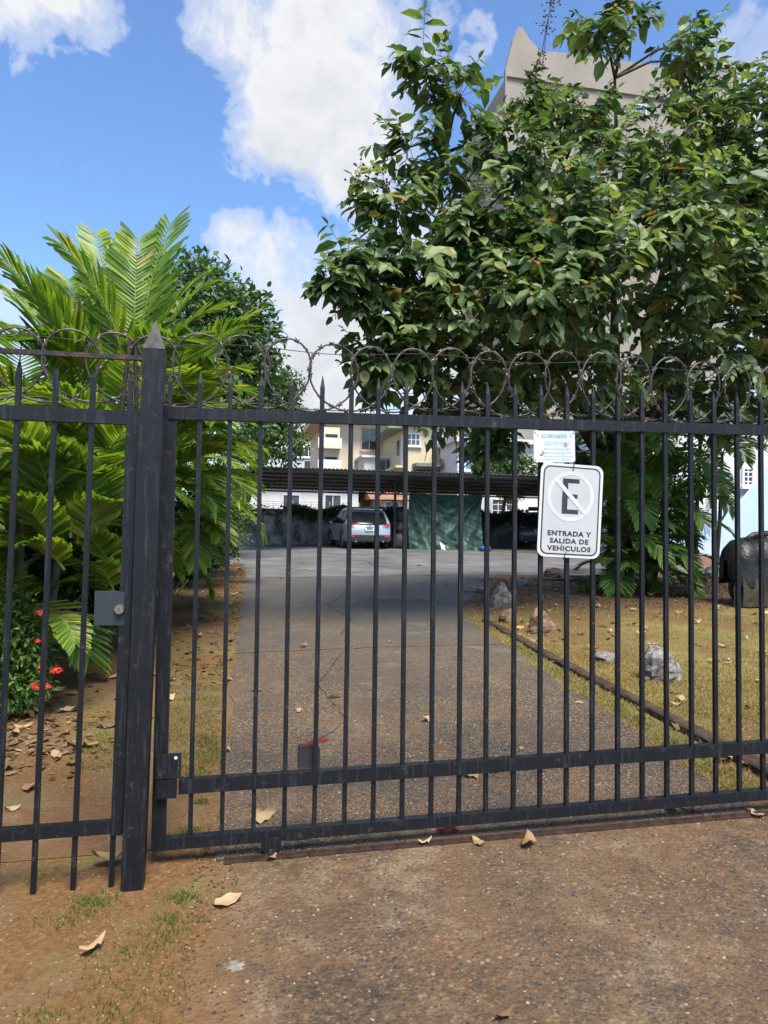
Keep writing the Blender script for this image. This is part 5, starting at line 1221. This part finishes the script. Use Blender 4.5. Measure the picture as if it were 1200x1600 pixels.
def tarp():
    Y = 25.4; A = at(637, 861, Y); B = at(752, 862, Y); TLc = at(638, 768, Y-.0); TRc = at(751, 771, Y)
    t = Thing('hanging_tarpaulin', (A+B)/2, 'creased dark green tarpaulin hung from the carport beside the silver car', 'tarpaulin')
    z0 = G(A.x, Y)+.01
    def fn(u, v):
        cr = .030*math.sin(u*31+v*17+3*math.sin(v*9))*math.sin(v*23-u*11)+.018*math.sin(u*67+v*29)*math.cos(v*41-u*13)
        x = A.x+(B.x-A.x)*u; zt = TLc.z+(TRc.z-TLc.z)*u-.30*(1-(2*u-1)**2)*.35; z = z0+(zt-z0)*v
        # folds fan out from the two hung corners
        f1 = math.atan2(u+.02, 1.04-v); f2 = math.atan2(1.02-u, 1.04-v)
        d = .055*math.sin(f1*17)*(1-u)**1.2+.055*math.sin(f2*19)*u**1.2
        d += .10*math.exp(-v*9)*math.sin(u*23)+.05*math.exp(-v*5)*math.sin(u*41+v*12)+.12*math.exp(-((v-.92)/.07)**2)*math.sin(u*3.14)
        return (x+.02*math.sin(v*9+u*5), Y-.05+d*1.7+cr-.25*math.exp(-v*7), z)
    t.part('sheet', MB().grid(fn, 70, 44), 'tarp', True)
    p = at(692, 852, Y-.42); m_ = MB(); rg = random.Random(3)
    m_.grid(lambda u, v: (p.x-.05+.14*u+.06*v*(u-.5)-.03*v, p.y+.05*math.sin(u*5)+.12*v, p.z-.19+.36*v*(1-.5*u)), 5, 6)
    single('plastic_scrap', m_, 'tarpwhite', p-Vector((0, 0, .19)), 'white plastic scrap at the foot of the green tarpaulin', 'scrap')
    q = gnd(757, 862); m_ = MB(); m_.ball((q.x+.05, q.y+.1, q.z+.10), (.24, .16, .13), 12, 9, 0, .28, rg, .8); single('blue_bag', m_, 'bluebag', q, 'small blue plastic bag at the right foot of the tarpaulin', 'bag', smooth=True)
    bp = [(626, 857, .44, 'black rubbish bag on the ground between the silver car and tarpaulin'), (629, 832, .42, 'black rubbish bag in the middle of the pile beside the car'), (627, 808, .36, 'topmost black rubbish bag of the pile beside the silver car')]
    g = at(628, 857, 26.2); gz = G(g.x, 26.2)
    for k, (u, v, r, lb) in enumerate(bp):
        c = at(u, v, 26.2); c.z = gz+.30+k*.52; m_ = MB(); m_.ball(c, (r*1.05, r, r*1.05), 16, 12, 0, .13, random.Random(80+k), .85)
        single('rubbish_bag', m_, 'bag', c-Vector((0, 0, r)), lb, 'bag', 'rubbish bags beside the car', True)
tarp()

# ------------------------------------------------------------------ buildings
def facade_window(t, O, ex, ez, n, w_, h_, cols=2, rows=2, glass='glass', fr='frame', sill=True):
    """window centred at O on a wall; ex along the wall, n outward"""
    O = Vector(O); fw = .07
    m_ = MB()
    for s in (-1, 1):
        m_.bar(O+ex*s*(w_/2-fw/2)-ez*h_/2, O+ex*s*(w_/2-fw/2)+ez*h_/2, fw, .10, n); m_.bar(O+ez*s*(h_/2-fw/2)-ex*(w_/2-fw), O+ez*s*(h_/2-fw/2)+ex*(w_/2-fw), fw, .10, n)
    for k in range(1, cols): q = O+ex*(w_*k/cols-w_/2); m_.bar(q-ez*(h_/2-fw), q+ez*(h_/2-fw), .045, .07, n)
    for k in range(1, rows): q = O+ez*(h_*k/rows-h_/2); m_.bar(q-ex*(w_/2-fw), q+ex*(w_/2-fw), .04, .06, n)
    wdw = t.part('window', m_, fr)
    c = O+n*.006; t.part('pane', MB().add([c-ex*w_/2*.97-ez*h_/2*.97, c+ex*w_/2*.97-ez*h_/2*.97, c+ex*w_/2*.97+ez*h_/2*.97, c-ex*w_/2*.97+ez*h_/2*.97], [(0, 1, 2, 3)]), glass, parent=wdw)
    if sill: t.part('sill', MB().box(O-ez*(h_/2+.05)+n*.06, (abs(ex.x)*(w_+.16)+abs(ex.y)*.16+.0, abs(ex.y)*(w_+.16)+abs(ex.x)*.2, .08)), fr, parent=wdw)
X_, Z_, NY = Vector((1, 0, 0)), Vector((0, 0, 1)), Vector((0, -1, 0))
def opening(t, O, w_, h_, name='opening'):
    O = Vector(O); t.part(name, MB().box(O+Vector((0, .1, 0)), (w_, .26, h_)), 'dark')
def buildings():
    gz = G(4, 40)
    def P(u, v, Y): return at(u, v, Y)
    # beige apartment block
    Y = 52; a = P(508, 760, Y).x; b = P(700, 760, Y).x; zt = P(600, 664, Y).z
    t = Thing('apartment_block', ((a+b)/2, Y, gz), 'beige apartment block with tan eaves and balconies behind the carport', 'building')
    t.part('wall', MB().box(((a+b)/2, Y+6, (gz+zt)/2), (b-a, 12, zt-gz)), 'beige')
    t.part('roof', MB().box(((a+b)/2-.3, Y+5.6, zt+.2), (b-a+1.6, 13.6, .42)), 'tan'); zr = zt+.41
    t.part('parapet', MB().box(((a+b)/2+.4, Y+7, zr+.3), (b-a-1.4, 8, .6)), 'tan')
    for (u, v, w_, h_) in ((577, 686, 1.3, 1.75), (625, 688, 1.0, 1.2), (577, 730, 1.3, 1.6), (556, 800, 1.4, 1.5)): facade_window(t, P(u, v, Y-.03), X_, Z_, NY, w_, h_, 2, 1, 'glass', 'tan')
    # balcony bay on its left corner
    a2 = P(504, 760, Y-2).x; b2 = P(530, 760, Y-2).x
    t.part('bay', MB().box(((a2+b2)/2, Y-.9, (gz+zt)/2-.3), (b2-a2, 1.8, zt-gz-.6)), 'beige')
    for v0, v1 in ((678, 698), (714, 732)):
        z1, z0 = P(517, v0, Y-2).z, P(517, v1, Y-2).z
        opening(t, ((a2+b2)/2, Y-1.86, (z0+z1)/2), (b2-a2)*.72, (z1-z0), 'balcony_opening')
        slab = t.part('balcony', MB().box(((a2+b2)/2-.2, Y-2.2, z0-.1), (b2-a2+.5, .9, .16)), 'beige'); t.part('parapet', MB().box(((a2+b2)/2-.2, Y-2.6, z0+.28), (b2-a2+.5, .1, .62)), 'white', parent=slab)
    t.part('lean_to', MB().box((P(603, 740, Y-3).x, Y-1.5, P(600, 716, Y-3).z/2+gz/2), (3.2, 3, P(600, 716, Y-3).z-gz)), 'white')
    zl = P(600, 716, Y-3).z; t.part('lean_to_roof', MB().box((P(603, 740, Y-3).x, Y-1.6, zl+.08), (3.7, 3.4, .16)), 'lilac')
    for u in (596, 610): facade_window(t, P(u, 727, Y-3.05), X_, Z_, NY, .75, .95, 1, 1, 'glass', 'frame', False)
    # yellow house
    Y = 44; a = P(632, 760, Y).x; b = P(722, 760, Y).x; zt = P(668, 668, Y).z
    t = Thing('yellow_house', ((a+b)/2, Y, gz), 'yellow two-storey house with white side and green eave behind the tarpaulin', 'house')
    t.part('wall', MB().box(((a+b)/2, Y+5, (gz+zt)/2), (b-a, 10, zt-gz)), 'yellow')
    # side wing seen obliquely, white gallery with row of windows
    p0 = Vector((a, Y-.02, 0)); p1 = P(583, 760, Y+14); p1 = Vector((p1.x, Y+14, 0)); dirw = (p1-p0).normalized(); nrm = Vector((dirw.y, -dirw.x, 0)); nrm = nrm if nrm.x < 0 else -nrm
    zg0, zg1 = P(630, 726, Y).z, P(632, 676, Y).z
    mg = MB(); q0 = p0-nrm*.0; L_ = (p1-p0).length
    p0 = p0+dirw*.25+nrm*.05; mg.add([p0+Z_*zg0, p1+Z_*zg0, p1+Z_*zg1, p0+Z_*zg1, p0+Z_*zg0-nrm*.4, p1+Z_*zg0-nrm*.4, p1+Z_*zg1-nrm*.4, p0+Z_*zg1-nrm*.4], [(0, 3, 2, 1), (4, 5, 6, 7), (0, 1, 5, 4), (3, 7, 6, 2), (1, 2, 6, 5), (0, 4, 7, 3)])
    t.part('gallery', mg, 'white')
    mg = MB(); mg.add([p0+Z_*gz+dirw*.4-nrm*.3, p1+Z_*gz-nrm*.3, p1+Z_*(zg0-.004)-nrm*.3, p0+Z_*(zg0-.004)+dirw*.4-nrm*.3, p0+Z_*gz-nrm*1.2+dirw*.4, p1+Z_*gz-nrm*1.2, p1+Z_*(zg0-.004)-nrm*1.2, p0+Z_*(zg0-.004)-nrm*1.2+dirw*.4], [(0, 3, 2, 1), (4, 5, 6, 7), (1, 2, 6, 5), (0, 4, 7, 3)]); t.part('lower_wall', mg, 'yellow')
    for k in range(5):
        c = p0+dirw*(L_*(.14+.17*k))+nrm*.03+Z_*(zg0*.38+zg1*.62); t.part('gallery_window', MB().bar(c-dirw*.42, c+dirw*.42, 1.05, .04, nrm), 'glass')
    e0 = p0+nrm*.5-dirw*.4+Z_*(zg1+.35); e1 = p1+nrm*.5+dirw*.3+Z_*(zg1+.35)
    t.part('eave', MB().bar(e0, e1, 1.3, .18, Z_), 'greenroof'); t.part('ledge', MB().bar(p0+nrm*.25+Z_*(zg0-.1), p1+nrm*.25+Z_*(zg0-.1), .55, .16, Z_), 'yellow')
    t.part('roof', MB().box(((a+b)/2+.3, Y+5, zt+.15), (b-a+1.2, 11, .3)), 'greenroof')
    facade_window(t, P(646, 687, Y-.03), X_, Z_, NY, .95, .85, 3, 2); facade_window(t, P(700, 690, Y-.03), X_, Z_, NY, .85, .95, 3, 2)
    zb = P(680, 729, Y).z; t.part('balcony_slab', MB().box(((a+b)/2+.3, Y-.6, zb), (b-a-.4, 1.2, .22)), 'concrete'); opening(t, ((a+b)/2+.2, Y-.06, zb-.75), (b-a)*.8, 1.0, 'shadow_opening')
    for u in (686, 697): c = P(u, 722, Y-.8); t.part('planter', MB().box(c, (.32, .3, .45)), 'redroof')
    for (u0, v0, u1, v1) in ((688, 672, 684, 715), (664, 690, 664, 720)): t.part('cable', MB().tube([P(u0, v0, Y-.05), P((u0+u1)/2+3, (v0+v1)/2, Y-.05), P(u1, v1, Y-.05)], .02, 4), 'dark')
    facade_window(t, P(652, 803, Y-.03), X_, Z_, NY, 1.0, 1.0, 2, 1)
    # pale siding house
    Y = 40; a = P(714, 760, Y).x; b = P(862, 760, Y).x; zt = P(740, 692, Y).z
    t = Thing('siding_house', ((a+b)/2, Y, gz), 'pale grey clapboard house right of the yellow house', 'house')
    t.part('wall', MB().box(((a+b)/2, Y+4, (gz+zt)/2), (b-a, 8, zt-gz)), 'lilac')
    k = 0; z = gz+.2
    while z < zt-.15:
        t.part('board', MB().prism([(0, 0), (.05, 0), (.015, .26), (0, .26)], (a, Y-.001, z), NY, Z_, X_, b-a), 'lilac'); z += .27
    t.part('roof', MB().box(((a+b)/2, Y+4, zt+.14), (b-a+.8, 9, .28)), 'lilac')
    facade_window(t, P(733, 716, Y-.07), X_, Z_, NY, .6, 1.5, 1, 2, 'glass_blue'); 
    m_ = P(790, 702, Y-.07); facade_window(t, m_, X_, Z_, NY, 1.3, 1.5, 2, 6, 'glass_blue')
    # far pale blue block
    Y = 70; a = P(455, 760, Y).x; b = P(503, 760, Y).x; zt = P(480, 676, Y).z
    t = Thing('distant_block', ((a+b)/2, Y, gz), 'pale blue-grey block far behind, left of the beige apartments', 'building')
    t.part('wall', MB().box(((a+b)/2-3, Y+6, (gz+zt)/2), (b-a+8, 12, zt-gz)), 'paleblue'); t.part('roof', MB().box(((a+b)/2-3, Y+6, zt+.25), (b-a+9, 13, .5)), 'white')
    for (u, v) in ((487, 706), (487, 728), (470, 706)): facade_window(t, P(u, v, Y-.03), X_, Z_, NY, 1.6, 1.1, 2, 1)
    t.part('stair_tower', MB().box((P(490, 700, Y).x, Y+6, P(490, 664, Y).z/2+gz/2), (2.4, 4, P(490, 664, Y).z-gz)), 'white')
    # low white houses just behind the wall
    Y = 38; a = P(385, 780, Y).x; b = P(560, 780, Y).x; zt = P(470, 752, Y).z
    t = Thing('white_house', ((a+b)/2, Y, gz), 'low white house seen under the carport roof above the wall', 'house')
    t.part('wall', MB().box(((a+b)/2-1, Y+3, (gz+zt)/2), (b-a+2, 6, zt-gz)), 'white'); t.part('roof', MB().box(((a+b)/2-1, Y+3, zt+.1), (b-a+3, 7, .2)), 'concrete')
    for u in (455, 520): facade_window(t, P(u, 786, Y-.03), X_, Z_, NY, 1.0, 1.0, 2, 1)
    Y = 37; a = P(590, 780, Y).x; b = P(636, 780, Y).x; zt = P(610, 781, Y).z
    t = Thing('cream_house', ((a+b)/2, Y, gz), 'small cream house with clay eave seen above the silver car', 'house')
    t.part('wall', MB().box(((a+b)/2, Y+3, (gz+zt)/2), (b-a, 6, zt-gz)), 'yellow')
    rf = MB(); rf.prism([(-.5, 0), (6.5, 0), (3, 1.2)], (a-.5, Y, zt), Vector((0, 1, 0)), Z_, X_, b-a+1.0); t.part('roof', rf, 'redroof')
    for u in (607, 618): facade_window(t, P(u, 794, Y-.03), X_, Z_, NY, .5, .8, 1, 1, 'glass_blue')
    Y = 36; a = P(752, 780, Y).x; b = P(850, 780, Y).x; zt = P(800, 752, Y).z
    t = Thing('white_house', ((a+b)/2, Y, gz), 'low white house seen under the carport roof right of the tarpaulin', 'house')
    t.part('wall', MB().box(((a+b)/2, Y+1.2, (gz+zt)/2), (b-a, 2.4, zt-gz)), 'white'); t.part('roof', MB().box(((a+b)/2, Y+1.3, zt+.08), (b-a+.6, 3.0, .16)), 'concrete')
    for u in (778, 800): facade_window(t, P(u, 793, Y-.03), X_, Z_, NY, .8, 1.0, 2, 3)
    # grey-beige tower behind the big tree
    Y = 47; zL = P(790, 110, Y); a = zL.x; b = P(1145, 110, Y).x; gy = G(4, Y)
    t = Thing('tower_building', ((a+b)/2, Y, gy), 'tall grey-beige building with a horn-like parapet corner behind the tree', 'building')
    outline = [(790, 108), (802, 60), (809, 43), (816, 42), (828, 62), (845, 80), (880, 82), (935, 90), (1000, 99), (1060, 105), (1145, 116)]
    up = [P(u, v, Y) for u, v in outline]; zz = [p.z for p in up]
    poly = [(up[0].x, gy)]+[(p.x, p.z) for p in up]+[(up[-1].x, gy)]
    poly = poly[::-1]
    t.part('parapet', MB().prism(poly, (0, Y, 0), X_, Z_, Vector((0, 1, 0)), .35), 'tower')
    zb = min(zz)-.6; t.part('wall', MB().box(((up[0].x+up[-1].x)/2, Y+5.4, (gy+zb)/2), (up[-1].x-up[0].x-.1, 10, zb-gy)), 'tower')
    for (u, v, w_, h_) in ((1001, 172, .95, .85), (830, 290, 1.0, 1.2), (1000, 290, 1.0, 1.2), (1100, 290, 1.0, 1.2), (830, 400, 1.0, 1.2), (1000, 400, 1.0, 1.2)): facade_window(t, P(u, v, Y-.03), X_, Z_, NY, w_, h_, 2, 1, 'glass_blue')
    zc = P(1000, 150, Y).z; t.part('ledge', MB().box(((up[0].x+up[-1].x)/2, Y-.08, zc), (up[-1].x-up[0].x-.2, .2, .12)), 'tower')
    # light blue house with outside stair at the right
    Y = 17.5; gy = G(4, Y); a = P(1015, 800, Y).x; b = a+10; zt = P(1100, 640, Y).z
    t = Thing('blue_house', (a+2, Y, gy), 'light blue house with a sloping stair wall at the right edge', 'house')
    t.part('wall', MB().box(((a+b)/2, Y+3, (gy+zt)/2), (b-a, 6, zt-gy)), 'white'); t.part('roof', MB().box(((a+b)/2, Y+3, zt+.1), (b-a+.7, 6.8, .2)), 'concrete')
    facade_window(t, P(1168, 745, Y-.03), X_, Z_, NY, .42, .62, 2, 4, 'glass', 'frame')
    Ys = 16.4; p1 = P(1125, 800, Ys); p2 = P(1260, 680, Ys)
    pz = [(P(1040, 880, Ys).x, gy), (P(1330, 880, Ys).x, gy), (P(1330, 660, Ys).x, P(1330, 660, Ys).z), (P(1240, 690, Ys).x, P(1240, 690, Ys).z), (P(1160, 785, Ys).x, P(1160, 785, Ys).z), (P(1115, 800, Ys).x, P(1115, 800, Ys).z), (P(1040, 805, Ys).x, P(1040, 805, Ys).z)]
    t.part('stair_wall', MB().prism(pz, (0, Ys, 0), X_, Z_, Vector((0, 1, 0)), .2), 'blue')
    t.part('plinth', MB().box((P(1090, 880, Ys-.2).x, Ys-.15, gy+.14), (4.4, .25, .30)), 'redroof')
    bk = P(1000, 895, 12.6); single('concrete_step', MB().box((9.6, 12.7, G(4, 12.7)+.06), (4.6, .5, .14)), 'concrete', (9.6, 12.7, G(4, 12.7)), 'pale concrete step behind the palm clump', 'step')
buildings()

# covered machine at the right edge
def covered():
    A = gnd(1136, 952); B = gnd(1240, 955); Y0 = A.y; z0 = G(A.x, A.y); k = (A-CAM).dot(FW)/FPX
    t = Thing('covered_motorcycle', (A.x+.5, Y0+.35, z0), 'motorcycle under a wrinkled black cover at the right edge of the lawn', 'motorcycle')
    rg = random.Random(8); zt = at(1170, 838, Y0+.3).z-z0
    cx = A.x+.27; L = 2.0; sec = []
    # long profile along x: front bulge, saddle, tail
    prof = [(-.02, .66, .42, .05), (.0, .76, .36, .20), (.04, .86, .32, .29), (.12, .94, .30, .34), (.22, .97, .30, .36), (.34, .93, .30, .33), (.5, .98, .28, .34), (.62, 1.02, .30, .35), (.8, .92, .28, .36), (1.2, .85, .26, .36), (1.6, .88, .24, .30), (1.9, .80, .20, .2), (2.0, .5, .2, .05)]
    prof = [(x, h*zt, lo*zt, wd) for x, h, lo, wd in prof]
    n = 22; vs = []; fs = []
    for i, (x, h, lo, wd) in enumerate(prof):
        for j in range(n+1):
            a = math.pi*j/n; q = math.cos(a); s = math.sin(a)
            ww = wd*(1+(.03+.10*(1-s))*math.sin(i*2.3+j*.35)); y = -q*ww*(1.0 if s > .35 else .92); z = lo+(h-lo)*(s**.55); f = .016*math.sin(j*1.1+i*2.4)*(1.4-s)
            vs.append((cx+x+f*.6, Y0+.38+y+f, z0+max(.02, z+f)))
    m_ = n+1
    for i in range(len(prof)-1):
        for j in range(n): fs.append((i*m_+j, i*m_+j+1, (i+1)*m_+j+1, (i+1)*m_+j))
    t.part('cover', MB().add(vs, fs), 'cover', True)
    hb = at(1188, 842, Y0+.3); t.part('handlebar_fold', MB().tube([(cx+.22, Y0+.30, z0+.93*zt), (cx+.40, Y0+.30, z0+1.02*zt), (cx+.75, Y0+.32, z0+1.05*zt), (cx+1.1, Y0+.36, z0+.98*zt)], [.03, .045, .05, .03], 8), 'cover', True)
    t.part('strap', MB().tube([(cx+.30, Y0+.38-.36*math.cos(q*.314), z0+zt*(.42+.56*math.sin(q*.314)**.6)) for q in range(1, 10)], .010, 5), 'khaki')
    sk = MB(); vs = []; fs = []
    for i in range(13):
        x = cx+.06+i*.15
        for j, (zz, yy) in enumerate(((.42*zt, .30), (.20*zt, .335), (.03, .32))): vs.append((x, Y0+.38-yy+.02*math.sin(i*1.9+j), z0+zz))
    for i in range(12):
        for j in range(2): fs.append((i*3+j, i*3+j+1, i*3+j+4, i*3+j+3))
    t.part('skirt', sk.add(vs, fs), 'khaki', True)
    m_ = MB(); m_.grid(lambda u, v: (cx+.02+.16*u-.10*v*v+.02*math.sin(v*8), Y0+.16-.05*u+.02*math.sin(u*6+v*5), z0+(.62*zt)*(1-v)+.015), 5, 9); t.part('hanging_flap', m_, 'cover', True)
    for x in (.35, 1.65): t.part('wheel', MB().tube([(cx+x, Y0+.33, z0+.30), (cx+x, Y0+.43, z0+.30)], .29, 20), 'tyre')
covered()
print('TRIS', sum(len(o.data.loop_triangles) or sum(len(p.vertices)-2 for p in o.data.polygons) for o in SC.objects if o.type == 'MESH'), 'OBJ', len(SC.objects))
